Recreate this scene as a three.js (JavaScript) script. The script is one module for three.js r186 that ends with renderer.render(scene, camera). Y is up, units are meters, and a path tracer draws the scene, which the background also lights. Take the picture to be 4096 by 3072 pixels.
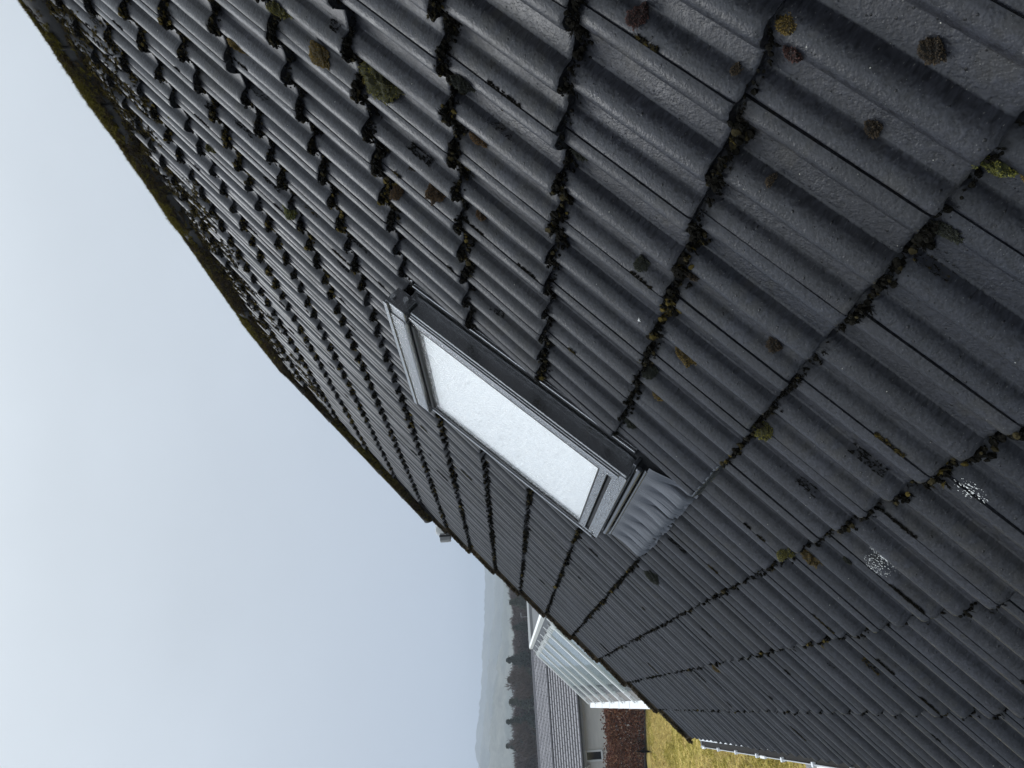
import * as THREE from 'three';
import { mergeGeometries } from 'three/addons/utils/BufferGeometryUtils.js';
import { RoundedBoxGeometry } from 'three/addons/geometries/RoundedBoxGeometry.js';

// ---------------------------------------------------------------- camera, sky, sun, exposure
const scene = new THREE.Scene();
const V3 = (x, y, z) => new THREE.Vector3(x, y, z);
const EYE = V3(0, 5.5, 0);                         // the photographer leans out above the eaves; the picture is lying on its side
const camera = new THREE.PerspectiveCamera(56.336, 4 / 3, 0.05, 9000);
{
  const right = V3(-0.0029, -0.9980, -0.0637), up = V3(-0.4094, -0.0570, 0.9106), back = V3(-0.9124, 0.0288, -0.4084);
  camera.quaternion.setFromRotationMatrix(new THREE.Matrix4().makeBasis(right, up, back));
  camera.position.copy(EYE);
}
scene.add(camera);
const renderer = new THREE.WebGLRenderer({ antialias: true });
renderer.toneMapping = THREE.LinearToneMapping;
renderer.toneMappingExposure = 1.0;
renderer.shadowMap.enabled = true;

let seed = 7;
function rnd() { seed = (seed * 1664525 + 1013904223) >>> 0; return seed / 4294967296; }
const rr = (a, b) => a + (b - a) * rnd();
const clamp = (x, a = 0, b = 1) => Math.min(b, Math.max(a, x));
const mix = (a, b, t) => a + (b - a) * t;
const sstep = (a, b, x) => { const t = clamp((x - a) / (b - a)); return t * t * (3 - 2 * t); };
function hash(x, y, s) { let h = (Math.imul(x, 374761393) + Math.imul(y, 668265263) + Math.imul(s, 2147483647 ^ 1274126177)) | 0; h = Math.imul(h ^ (h >>> 13), 1274126177); h ^= h >>> 16; return (h >>> 0) / 4294967296; }
function vnoise(x, y, s, per = 0) {               // value noise 0..1, periodic when per > 0
  const ix = Math.floor(x), iy = Math.floor(y); let fx = x - ix, fy = y - iy;
  fx = fx * fx * (3 - 2 * fx); fy = fy * fy * (3 - 2 * fy);
  const w = (a) => per ? ((a % per) + per) % per : a;
  const x0 = w(ix), x1 = w(ix + 1), y0 = w(iy), y1 = w(iy + 1);
  return mix(mix(hash(x0, y0, s), hash(x1, y0, s), fx), mix(hash(x0, y1, s), hash(x1, y1, s), fx), fy);
}
const fbm = (x, y, s, o = 4) => { let a = 0, k = .5, n = 0; for (let i = 0; i < o; i++) { a += k * vnoise(x, y, s + i); n += k; x *= 2.03; y *= 2.03; k *= .5; } return a / n; };

{ // overcast sky: grey blue at the horizon, paler higher up, very soft cloud
  const w = 1024, h = 512, d = new Float32Array(w * h * 4);
  for (let j = 0; j < h; j++) {
    const el = ((j + .5) / h - .5) * Math.PI, s = Math.max(0, Math.sin(el));
    for (let i = 0; i < w; i++) {
      const az = (i / w) * Math.PI * 2, cx = Math.cos(az) * Math.cos(el), cz = Math.sin(az) * Math.cos(el);
      const n = fbm(cx * 3 / (s + .35) + 20, cz * 3 / (s + .35) + 20, 5, 5) - .5, t = clamp(s / .57);
      const m = (1 + n * .14 * sstep(.05, .5, s)) * (1 + .34 * clamp(cz / Math.cos(el) + .02, -.1, 1) * sstep(.12, .6, s));
      const r = mix(.49, .715, t), g = mix(.57, .785, t), b = mix(.69, .855, t);
      const z = (1 + 1.1 * sstep(.48, 1.05, s)) * (1 + .42 * Math.exp(-s / .06));          // overcast: it keeps brightening towards the zenith
      const o = (j * w + i) * 4; d[o] = r * m * z; d[o + 1] = g * m * z; d[o + 2] = b * m * z; d[o + 3] = 1;
    }
  }
  const sky = new THREE.DataTexture(d, w, h, THREE.RGBAFormat, THREE.FloatType);
  sky.mapping = THREE.EquirectangularReflectionMapping; sky.magFilter = THREE.LinearFilter; sky.minFilter = THREE.LinearFilter; sky.needsUpdate = true;
  scene.background = sky; scene.environment = sky;
}
const sun = new THREE.DirectionalLight(0xf8f9fa, 1.4);
sun.position.set(40, 58, 4); sun.target.position.set(4, 3, 2);   // the cloud is brightest ahead and to the ridge side
sun.castShadow = true; sun.shadow.radius = 60; sun.shadow.mapSize.set(2048, 2048);
Object.assign(sun.shadow.camera, { left: -60, right: 60, top: 60, bottom: -60, near: 1, far: 150 });
scene.add(sun, sun.target);
scene.fog = new THREE.FogExp2(new THREE.Color().setRGB(.86, .95, 1.06), 0.0008);

// ---------------------------------------------------------------- naming helpers
const used = {};
function numbered(n) { const k = used[n] = (used[n] ?? -1) + 1; return k ? n + '_' + String(k).padStart(3, '0') : n; }
function shade(o) { o.traverse(c => { if (c.isMesh) { c.castShadow = true; c.receiveShadow = true; } }); return o; }
function part(name, geo, m, parent, kind) { const o = new THREE.Mesh(geo, m); o.name = parent ? numbered(name) : numbered(name); o.castShadow = o.receiveShadow = true; if (kind) o.userData.kind = kind; (parent || scene).add(o); return o; }
function tag(o, label, category, group, kind) { o.userData.label = label; if (category) o.userData.category = category; if (group) o.userData.group = group; if (kind) o.userData.kind = kind; return o; }
function thing(name, pos, label, category, group) { const g = new THREE.Group(); g.name = numbered(name); g.position.copy(pos); scene.add(g); return tag(g, label, category, group); }
const merge = (a) => mergeGeometries(a.map(g => { const q = g.index ? g.toNonIndexed() : g; for (const k of Object.keys(q.attributes)) if (!['position', 'normal', 'uv'].includes(k)) q.deleteAttribute(k); if (!q.attributes.uv) q.setAttribute('uv', new THREE.BufferAttribute(new Float32Array(q.attributes.position.count * 2), 2)); return q; }));
function box(x0, x1, y0, y1, z0, z1, r = 0) {
  const a = Math.abs(x1 - x0), b = Math.abs(y1 - y0), c = Math.abs(z1 - z0), g = r ? new RoundedBoxGeometry(a, b, c, 2, Math.min(r, a / 2.01, b / 2.01, c / 2.01)) : new THREE.BoxGeometry(a, b, c);
  return g.translate((x0 + x1) / 2, (y0 + y1) / 2, (z0 + z1) / 2);
}
function bar(a, b, w, h, up = V3(0, 1, 0)) {       // box along a-b, width w sideways, height h along up
  const d = b.clone().sub(a), L = d.length(); d.normalize();
  const s = d.clone().cross(up).normalize(), u = s.clone().cross(d).normalize();
  const g = new THREE.BoxGeometry(w, h, L);
  return g.applyMatrix4(new THREE.Matrix4().makeBasis(s, u, d.clone().negate())).translate((a.x + b.x) / 2, (a.y + b.y) / 2, (a.z + b.z) / 2);
}
function quadSheet(p00, p10, p11, p01, nu, nv, f, uvs = 1) {  // bilinear sheet, f(a,b,point) may move points
  const P = [], U = [], I = [];
  for (let j = 0; j <= nv; j++) for (let i = 0; i <= nu; i++) {
    const a = i / nu, b = j / nv, p = p00.clone().multiplyScalar((1 - a) * (1 - b)).addScaledVector(p10, a * (1 - b)).addScaledVector(p11, a * b).addScaledVector(p01, (1 - a) * b);
    if (f) f(a, b, p); P.push(p.x, p.y, p.z); U.push(p.x * uvs, p.z * uvs);
  }
  for (let j = 0; j < nv; j++) for (let i = 0; i < nu; i++) { const q = j * (nu + 1) + i; I.push(q, q + 1, q + nu + 2, q, q + nu + 2, q + nu + 1); }
  const g = new THREE.BufferGeometry(); g.setAttribute('position', new THREE.Float32BufferAttribute(P, 3)); g.setAttribute('uv', new THREE.Float32BufferAttribute(U, 2)); g.setIndex(I); g.computeVertexNormals(); return g;
}

// ---------------------------------------------------------------- textures
function tex(n, fn, srgb, rep) {
  const d = new Uint8Array(n * n * 4), c = [0, 0, 0];
  for (let y = 0; y < n; y++) for (let x = 0; x < n; x++) { fn(x, y, c); const o = (y * n + x) * 4; d[o] = c[0]; d[o + 1] = c[1]; d[o + 2] = c[2]; d[o + 3] = 255; }
  return wrap(d, n, srgb, rep);
}
function wrap(d, n, srgb, rep) {
  const t = new THREE.DataTexture(d, n, n, THREE.RGBAFormat); t.wrapS = t.wrapT = THREE.RepeatWrapping; t.magFilter = THREE.LinearFilter; t.minFilter = THREE.LinearMipmapLinearFilter; t.generateMipmaps = true; t.anisotropy = 8;
  if (srgb) t.colorSpace = THREE.SRGBColorSpace; if (rep) t.repeat.set(rep, rep); t.needsUpdate = true; return t;
}
const lin2s = (v) => Math.round(255 * (v <= .0031308 ? 12.92 * v : 1.055 * Math.pow(v, 1 / 2.4) - .055));
// concrete tile: 2048 px over 1.2 m, grain, dark lichen buttons, pale specks
const TM = 1.2, TN = 2048;
const spots = new Float32Array(TN * TN), raise = new Float32Array(TN * TN);
{
  const blob = (cx, cy, r, v, h) => { const R = Math.ceil(r * 1.5); for (let y = -R; y <= R; y++) for (let x = -R; x <= R; x++) { const a = Math.atan2(y, x), q = r * (.75 + .5 * vnoise(a * 1.6 + cx, cy, 3)), dd = Math.hypot(x, y); if (dd < q) { const o = ((cy + y + TN) % TN | 0) * TN + ((cx + x + TN) % TN | 0), k = 1 - (dd / q) ** 3; if (Math.abs(v * k) > Math.abs(spots[o])) spots[o] = v * k; raise[o] = Math.max(raise[o], h * Math.sqrt(1 - (dd / q) ** 2)); } } };
  for (let i = 0; i < 2200; i++) { const cl = fbm(i * .37, 3, 9, 2); blob(rnd() * TN | 0, rnd() * TN | 0, .7 + 3.4 * Math.pow(rnd(), 5) + (rnd() < .02 ? 3 : 0), -.9, .55 + .4 * cl); }
  for (let c = 0; c < 60; c++) { const x = rnd() * TN, y = rnd() * TN, n = 5 + rnd() * 16; for (let i = 0; i < n; i++) blob(x + (rnd() + rnd() - 1) * 45 | 0, y + (rnd() + rnd() - 1) * 45 | 0, .8 + 2.2 * rnd() * rnd(), -.85, .6); }
  for (let i = 0; i < 11000; i++) blob(rnd() * TN | 0, rnd() * TN | 0, .8 + .6 * rnd() * rnd(), .12 + .55 * rnd() * rnd(), .2);
  for (let i = 0; i < 60; i++) blob(rnd() * TN | 0, rnd() * TN | 0, 1.2 + 1.2 * rnd(), 1, .25);
}
const grain = new Float32Array(TN * TN);
for (let y = 0; y < TN; y++) for (let x = 0; x < TN; x++) {
  const u = x / TN, v = y / TN;
  grain[y * TN + x] = .36 * vnoise(u * 512, v * 512, 11, 512) + .40 * vnoise(u * 256, v * 256, 12, 256) + .24 * vnoise(u * 128, v * 128, 14, 128);
}
const tileMap = tex(TN, (x, y, c) => {
  const o = y * TN + x, u = x / TN, v = y / TN, s = spots[o];
  const big = .55 * vnoise(u * 8, v * 8, 21, 8) + .3 * vnoise(u * 24, v * 24, 22, 24) + .15 * vnoise(u * 70, v * 70, 26, 70), alg = sstep(.6, .85, .6 * vnoise(u * 10, v * 10, 23, 10) + .4 * vnoise(u * 60, v * 60, 24, 60));
  let k = .0175 * (.62 + .6 * big) * (.15 + 1.7 * grain[o]);
  let r = k * .95, g = k * 1.0, b = k * 1.27;
  r = mix(r, .030, alg * .3); g = mix(g, .027, alg * .3); b = mix(b, .020, alg * .3);
  if (s < 0) { r = mix(r, .005, -s); g = mix(g, .0048, -s); b = mix(b, .004, -s); } else if (s > 0) { r = mix(r, .42, s); g = mix(g, .41, s); b = mix(b, .36, s); }
  c[0] = lin2s(r); c[1] = lin2s(g); c[2] = lin2s(b);
}, true);
const tileBump = tex(TN, (x, y, c) => { const o = y * TN + x; c[0] = c[1] = c[2] = Math.round(255 * clamp(grain[o] * .42 + raise[o] * .55)); });
const tileRough = tex(1024, (x, y, c) => { const u = x / 1024, v = y / 1024; const n = .6 * vnoise(u * 14, v * 14, 31, 14) + .4 * vnoise(u * 180, v * 180, 32, 180); c[0] = c[1] = c[2] = Math.round(255 * clamp(.42 + .30 * (n - .5))); });
// rain drops: 1024 px over .4 m
const dropH = new Float32Array(1024 * 1024);
for (let i = 0; i < 11000; i++) { const cx = rnd() * 1024 | 0, cy = rnd() * 1024 | 0, r = 2.0 + 4.2 * Math.pow(rnd(), 2); const R = Math.ceil(r); for (let y = -R; y <= R; y++) for (let x = -R; x <= R; x++) { const dd = x * x + y * y; if (dd < r * r) { const o = ((cy + y + 1024) % 1024) * 1024 + ((cx + x + 1024) % 1024); dropH[o] = Math.max(dropH[o], Math.sqrt(1 - dd / (r * r)) * r / 6.2); } } }
const dropBump = tex(1024, (x, y, c) => { c[0] = c[1] = c[2] = Math.round(255 * dropH[y * 1024 + x]); });
const noiseMap = (n, f) => tex(n, f, true);
const mossMap = noiseMap(512, (x, y, c) => { const u = x / 512, v = y / 512, n = .5 * vnoise(u * 12, v * 12, 41, 12) + .5 * vnoise(u * 90, v * 90, 42, 90), q = sstep(.35, .75, vnoise(u * 7, v * 7, 43, 7)); const k = .35 + 1.1 * n; c[0] = lin2s(k * mix(.050, .085, q)); c[1] = lin2s(k * mix(.039, .060, q)); c[2] = lin2s(k * mix(.027, .028, q)); });
const grassMap = noiseMap(1024, (x, y, c) => { const u = x / 1024, v = y / 1024, q = .6 * vnoise(u * 9, v * 9, 51, 9) + .4 * vnoise(u * 26, v * 26, 52, 26), f = vnoise(u * 300, v * 300, 53, 300), k = .7 + .6 * f, m = sstep(.32, .72, q); c[0] = lin2s(k * mix(.36, .54, m)); c[1] = lin2s(k * mix(.29, .40, m)); c[2] = lin2s(k * mix(.06, .115, m)); });
const renderMap = noiseMap(512, (x, y, c) => { const u = x / 512, v = y / 512, n = .5 * vnoise(u * 8, v * 8, 61, 8) + .5 * vnoise(u * 120, v * 120, 62, 120), k = .66 * (.9 + .2 * n); c[0] = lin2s(k); c[1] = lin2s(k * .96); c[2] = lin2s(k * .88); });
const woodMap = noiseMap(512, (x, y, c) => { const u = x / 512, v = y / 512, n = .6 * vnoise(u * 40, v * 3, 71, 0) + .4 * vnoise(u * 150, v * 10, 72, 0), k = .20 * (.6 + .8 * n); c[0] = lin2s(k); c[1] = lin2s(k * .93); c[2] = lin2s(k * .86); });
const stoneMap = noiseMap(512, (x, y, c) => { const u = x / 512, v = y / 512, n = .5 * vnoise(u * 10, v * 10, 81, 10) + .5 * vnoise(u * 80, v * 80, 82, 80), rust = sstep(.62, .8, vnoise(u * 5, v * 5, 83, 5)), k = .22 * (.6 + .8 * n); c[0] = lin2s(k * mix(1, 1.3, rust)); c[1] = lin2s(k * mix(1, .95, rust)); c[2] = lin2s(k * mix(1.02, .7, rust)); });
const forestMap = noiseMap(1024, (x, y, c) => { const u = x / 1024, v = y / 1024, n = .5 * vnoise(u * 120, v * 120, 91, 120) + .5 * vnoise(u * 40, v * 40, 92, 40), q = sstep(.4, .65, vnoise(u * 14, v * 14, 93, 14)), k = .5 + n; c[0] = lin2s(k * mix(.070, .095, q)); c[1] = lin2s(k * mix(.074, .094, q)); c[2] = lin2s(k * mix(.062, .076, q)); });

// ---------------------------------------------------------------- materials
const std = (o) => new THREE.MeshStandardMaterial({ side: THREE.DoubleSide, ...o });
const rgb = (r, g, b) => new THREE.Color().setRGB(r, g, b);
const tint = [[1, 1, 1], [.84, .85, .87], [1.12, 1.10, 1.06], [1.03, 1.0, .95], [.95, .97, 1.0], [1.22, 1.20, 1.18]];
const M = {
  tile: tint.map(t => new THREE.MeshPhysicalMaterial({ side: THREE.DoubleSide, map: tileMap, color: rgb(...t), bumpMap: tileBump, bumpScale: .0027, roughness: 1.0, roughnessMap: tileRough, ior: 1.38 })),
  ridge: std({ map: tileMap, color: rgb(.50, .45, .40), bumpMap: tileBump, bumpScale: .003, roughness: .75 }),
  deck: std({ color: rgb(.03, .028, .025), roughness: .95 }),
  mossy: std({ map: mossMap, roughness: 1 }),
  tuft: new THREE.MeshPhysicalMaterial({ side: THREE.DoubleSide, color: rgb(1, 1, 1), roughness: 1, specularIntensity: .1 }),
  metal: std({ color: rgb(.30, .305, .315), metalness: .92, roughness: .21, bumpMap: dropBump, bumpScale: .0006 }),
  drop: new THREE.MeshPhysicalMaterial({ color: 0xffffff, transmission: 1, thickness: .002, ior: 1.33, roughness: .02 }),
  gasket: std({ color: rgb(.012, .012, .013), roughness: .6 }),
  lead: std({ color: rgb(.12, .124, .135), metalness: .9, roughness: .26 }),
  glass: new THREE.MeshPhysicalMaterial({ color: 0xffffff, transmission: 1, thickness: 0, roughness: .03, ior: 1.52, bumpMap: dropBump, bumpScale: .0012, side: THREE.DoubleSide }),
  blind: std({ color: rgb(.90, .91, .90), roughness: .9 }),
  pvc: std({ color: rgb(.78, .79, .80), roughness: .35 }),
  rim: std({ color: rgb(.42, .43, .44), roughness: .5 }),
  pvcDirty: std({ color: rgb(.016, .014, .012), roughness: .9 }),
  wall: std({ map: renderMap, roughness: .95 }),
  white: std({ color: rgb(.78, .78, .76), roughness: .45 }),
  grey: std({ color: rgb(.25, .25, .25), roughness: .6 }),
  dark: std({ color: rgb(.02, .02, .022), roughness: .45 }),
  wood: std({ map: woodMap, roughness: .8 }),
  cglass: new THREE.MeshPhysicalMaterial({ color: rgb(.62, .72, .70), transmission: 1, thickness: 0, roughness: .02, ior: 1.52, side: THREE.DoubleSide }),
  pane: std({ color: rgb(.015, .017, .02), roughness: .08 }),
  farTile: std({ color: rgb(.20, .195, .212), roughness: .55 }),
  farTile2: std({ color: rgb(.20, .195, .21), roughness: .5 }),
  felt: std({ color: rgb(.06, .064, .068), roughness: .55 }),
  grass: std({ map: grassMap, roughness: 1 }),
  stone: std({ map: stoneMap, roughness: .8 }),
  soil: std({ color: rgb(.05, .04, .03), roughness: 1 }),
  land: std({ map: forestMap, color: rgb(1.6, 1.63, 1.66), roughness: 1 }),
  bark: std({ color: rgb(.075, .062, .055), roughness: 1 }),
  twig: std({ color: rgb(.085, .058, .050), roughness: 1 }),
  twig2: std({ color: rgb(.095, .068, .055), roughness: 1 }),
  birch: std({ color: rgb(.36, .34, .31), roughness: .9 }),
  needle: std({ color: rgb(.036, .045, .032), roughness: 1 }),
  needle2: std({ color: rgb(.060, .064, .040), roughness: 1 }),
  dropping: std({ color: rgb(.82, .82, .79), roughness: .7 }),
};

// ---------------------------------------------------------------- roof frame: u along the courses (away), v up the slope, w out of it
const SP = .7272, CP = .6865, UC = -1.16658, VC = -.28184, WC = .93823, G = .345, TW = .30, DROP = .031, TH = .027, RA = .040;
const UEND = 6.60, VR = 10 * G;
const RO = V3(-UC, 5.5 + (0 - VC) * SP + (0 - WC) * CP, (0 - VC) * CP - (0 - WC) * SP);   // u = v = w = 0
const RQ = new THREE.Quaternion().setFromRotationMatrix(new THREE.Matrix4().makeBasis(V3(-1, 0, 0), V3(0, SP, CP), V3(0, CP, -SP)));
const L = (u, v, w) => V3(-u, v, w);               // roof local
const world = (u, v, w) => L(u, v, w).applyQuaternion(RQ).add(RO);
const rowV = []; for (let i = -5; i <= 11; i++) rowV[i] = i * G; rowV[-4] = -4.12 * G; rowV[-5] = -5.27 * G;
const ROW0 = -5, ROW1 = 9, COL0 = -4, COL1 = 21;
const hipU = (v) => UEND - (v - 4.7 * G) * (4.6 * TW) / (5.3 * G);  // the half hip cuts the far corner: u of the hip at v
const roll = (x, c) => { const s = x - c; if (s < 0) { const k = -s / .130; return k >= 1 ? 0 : RA * Math.pow(1 - k * k, .62); } const k = s / .150; return k >= 1 ? 0 : RA * Math.pow(1 - k * k, .9); };
const prof = (x) => Math.max(roll(x, .070), roll(x, .560)) + (x > .87 ? .0312 * Math.pow(1 - ((1 - x) / .13) ** 2, .62) - .0030 * sstep(.988, .997, x) : 0) - .0022 * Math.sin(Math.PI * clamp((x - .21) / .23)) - .0022 * Math.sin(Math.PI * clamp((x - .70) / .17));
function rowAt(v) { let i = ROW0; while (i < ROW1 + 1 && rowV[i + 1] <= v) i++; return i; }
const frac = (x) => x - Math.floor(x);
function surf(u, v) { const i = rowAt(v); return prof(frac(u / TW)) - DROP * (v - rowV[i]) / (rowV[i + 1] - rowV[i]); }
// sheet in roof space: f(a, b) -> [u, v, w], a along u, b along v
function sheet(na, nb, f, us = 0, vs = 0) {
  const P = [], U = [], I = [];
  for (let b = 0; b <= nb; b++) for (let a = 0; a <= na; a++) { const [u, v, w, tu, tv] = f(a / na, b / nb); P.push(-u, v, w); U.push((tu ?? u) / TM + us, (tv ?? v) / TM + vs); }
  for (let b = 0; b < nb; b++) for (let a = 0; a < na; a++) { const q = b * (na + 1) + a; I.push(q, q + na + 1, q + na + 2, q, q + na + 2, q + 1); }
  const g = new THREE.BufferGeometry(); g.setAttribute('position', new THREE.Float32BufferAttribute(P, 3)); g.setAttribute('uv', new THREE.Float32BufferAttribute(U, 2)); g.setIndex(I); g.computeVertexNormals(); return g.toNonIndexed();
}
function makeTile(len, sd, ua = 0, ub = 1, over = .05) {   // tile with its lower left corner at the origin; ua..ub: cut tiles
  const us = hash(sd, 1, 1) * 5, vs = hash(sd, 2, 2) * 5, n = Math.max(4, Math.round(72 * (ub - ua)));
  const jag = (x) => .0035 * (vnoise(x * 22 + sd * 9, 0, 5) - .5) + .002 * (vnoise(x * 70 + sd * 5, 1, 6) - .5);
  const lump = (x, v) => .0016 * (fbm(x * 7 + sd * 3, v * 16, 7, 2) - .5);
  const top = (x, v) => prof(x) - DROP * v / len + lump(x, v);
  const vb = [0, .004, .012, .06, .14, .22, .30, len + over];
  const X = (a) => mix(ua, ub, a);
  const up = sheet(n, vb.length - 1, (a, b) => { const x = X(a), k = Math.round(b * (vb.length - 1)), v = vb[k]; return [x * TW, k === 0 ? jag(x) : v, top(x, v) - (k === 0 ? .0042 : k === 1 ? .0012 : 0)]; }, us, vs);
  const front = sheet(n, 2, (a, b) => { const x = X(a), t = top(x, 0) - .0042; return [x * TW, jag(x) + .002 * (1 - b), mix(t - TH, t, b), x * TW, b * .03]; }, us, vs);
  const side = (x) => sheet(1, 6, (a, b) => { const v = b * (len + over); return [x * TW, v, (x < .5 ? mix(top(x, v) - .001, top(x, v) - TH, a) : mix(top(x, v) - TH, top(x, v) - .001, a)), a * .02, v]; }, us, vs);
  return merge([up, front, side(ua), side(ub)]);
}
function clipGeo(g, inside) {                       // keep the side of a plane where inside(x, y, z) > 0 (linear function)
  const p = g.attributes.position, n = g.attributes.normal, t = g.attributes.uv, P = [], N = [], U = [];
  const get = (i) => [p.getX(i), p.getY(i), p.getZ(i), n.getX(i), n.getY(i), n.getZ(i), t.getX(i), t.getY(i)];
  for (let i = 0; i < p.count; i += 3) {
    const tri = [get(i), get(i + 1), get(i + 2)], out = [];
    for (let k = 0; k < 3; k++) { const a = tri[k], b = tri[(k + 1) % 3], da = inside(a[0], a[1], a[2]), db = inside(b[0], b[1], b[2]); if (da >= 0) out.push(a); if ((da > 0 && db < 0) || (da < 0 && db > 0)) { const s = da / (da - db); out.push(a.map((v, q) => v + (b[q] - v) * s)); } }
    for (let k = 1; k + 1 < out.length; k++) for (const v of [out[0], out[k], out[k + 1]]) { P.push(v[0], v[1], v[2]); N.push(v[3], v[4], v[5]); U.push(v[6], v[7]); }
  }
  if (!P.length) return null;
  const o = new THREE.BufferGeometry(); o.setAttribute('position', new THREE.Float32BufferAttribute(P, 3)); o.setAttribute('normal', new THREE.Float32BufferAttribute(N, 3)); o.setAttribute('uv', new THREE.Float32BufferAttribute(U, 2)); return o;
}

// ---------------------------------------------------------------- the house
const HB = V3(1.9, 0, 3.244);
const house = thing('house', HB, 'house with the large dark double roll tile roof that fills most of the picture', 'house');
const hp = (g) => g.translate(-HB.x, -HB.y, -HB.z);
const ridgeY = world(0, VR, 0).y, ridgeZ = world(0, VR, 0).z, eaveY = world(0, rowV[-5], 0).y, eaveZ = world(0, rowV[-5], 0).z;
const xEnd = UEND - UC, zFar = 2 * ridgeZ - eaveZ;
{ // walls stand back under the eaves; the gable follows the half hip
  const hy = world(0, 4.7 * G, 0).y - .12, hz = world(0, 4.7 * G, 0).z, x1 = xEnd - .16, z0 = eaveZ + .42, z1 = zFar - .42, yl = eaveY + .25;
  const sh = new THREE.Shape(); sh.moveTo(z0, 0); sh.lineTo(z1, 0); sh.lineTo(z1, yl); sh.lineTo(2 * ridgeZ - hz - .12, hy); sh.lineTo(hz + .12, hy); sh.lineTo(z0, yl); sh.closePath();
  const gable = (x) => hp(new THREE.ExtrudeGeometry(sh, { depth: .25, bevelEnabled: false }).rotateY(-Math.PI / 2).translate(x, 0, 0));
  part('gable_wall', gable(x1), M.wall, house); part('gable_wall', gable(-4.3), M.wall, house);
  part('side_wall', hp(box(-4.3, x1 - .26, 0, yl, z0, z0 + .25)), M.wall, house);
  part('side_wall', hp(box(-4.3, x1 - .26, 0, yl, z1 - .25, z1)), M.wall, house);
}
const roof = part('roof', box(4.5, -(UEND - .02), rowV[-5] + .06, 4.6 * G, -.16, -.075), M.deck, house);   // boarding under the tiles
roof.position.copy(RO).sub(HB); roof.quaternion.copy(RQ);
roof.userData.label = 'steep roof slope of dark grey double roll tiles facing the camera';
part('roof_boarding', merge([clipGeo(box(4.5, -(UEND - .02), 4.6 * G + .002, VR, -.16, -.076).toNonIndexed(), (x, y) => hipU(y) - .03 + x)]), M.deck, roof);
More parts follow.
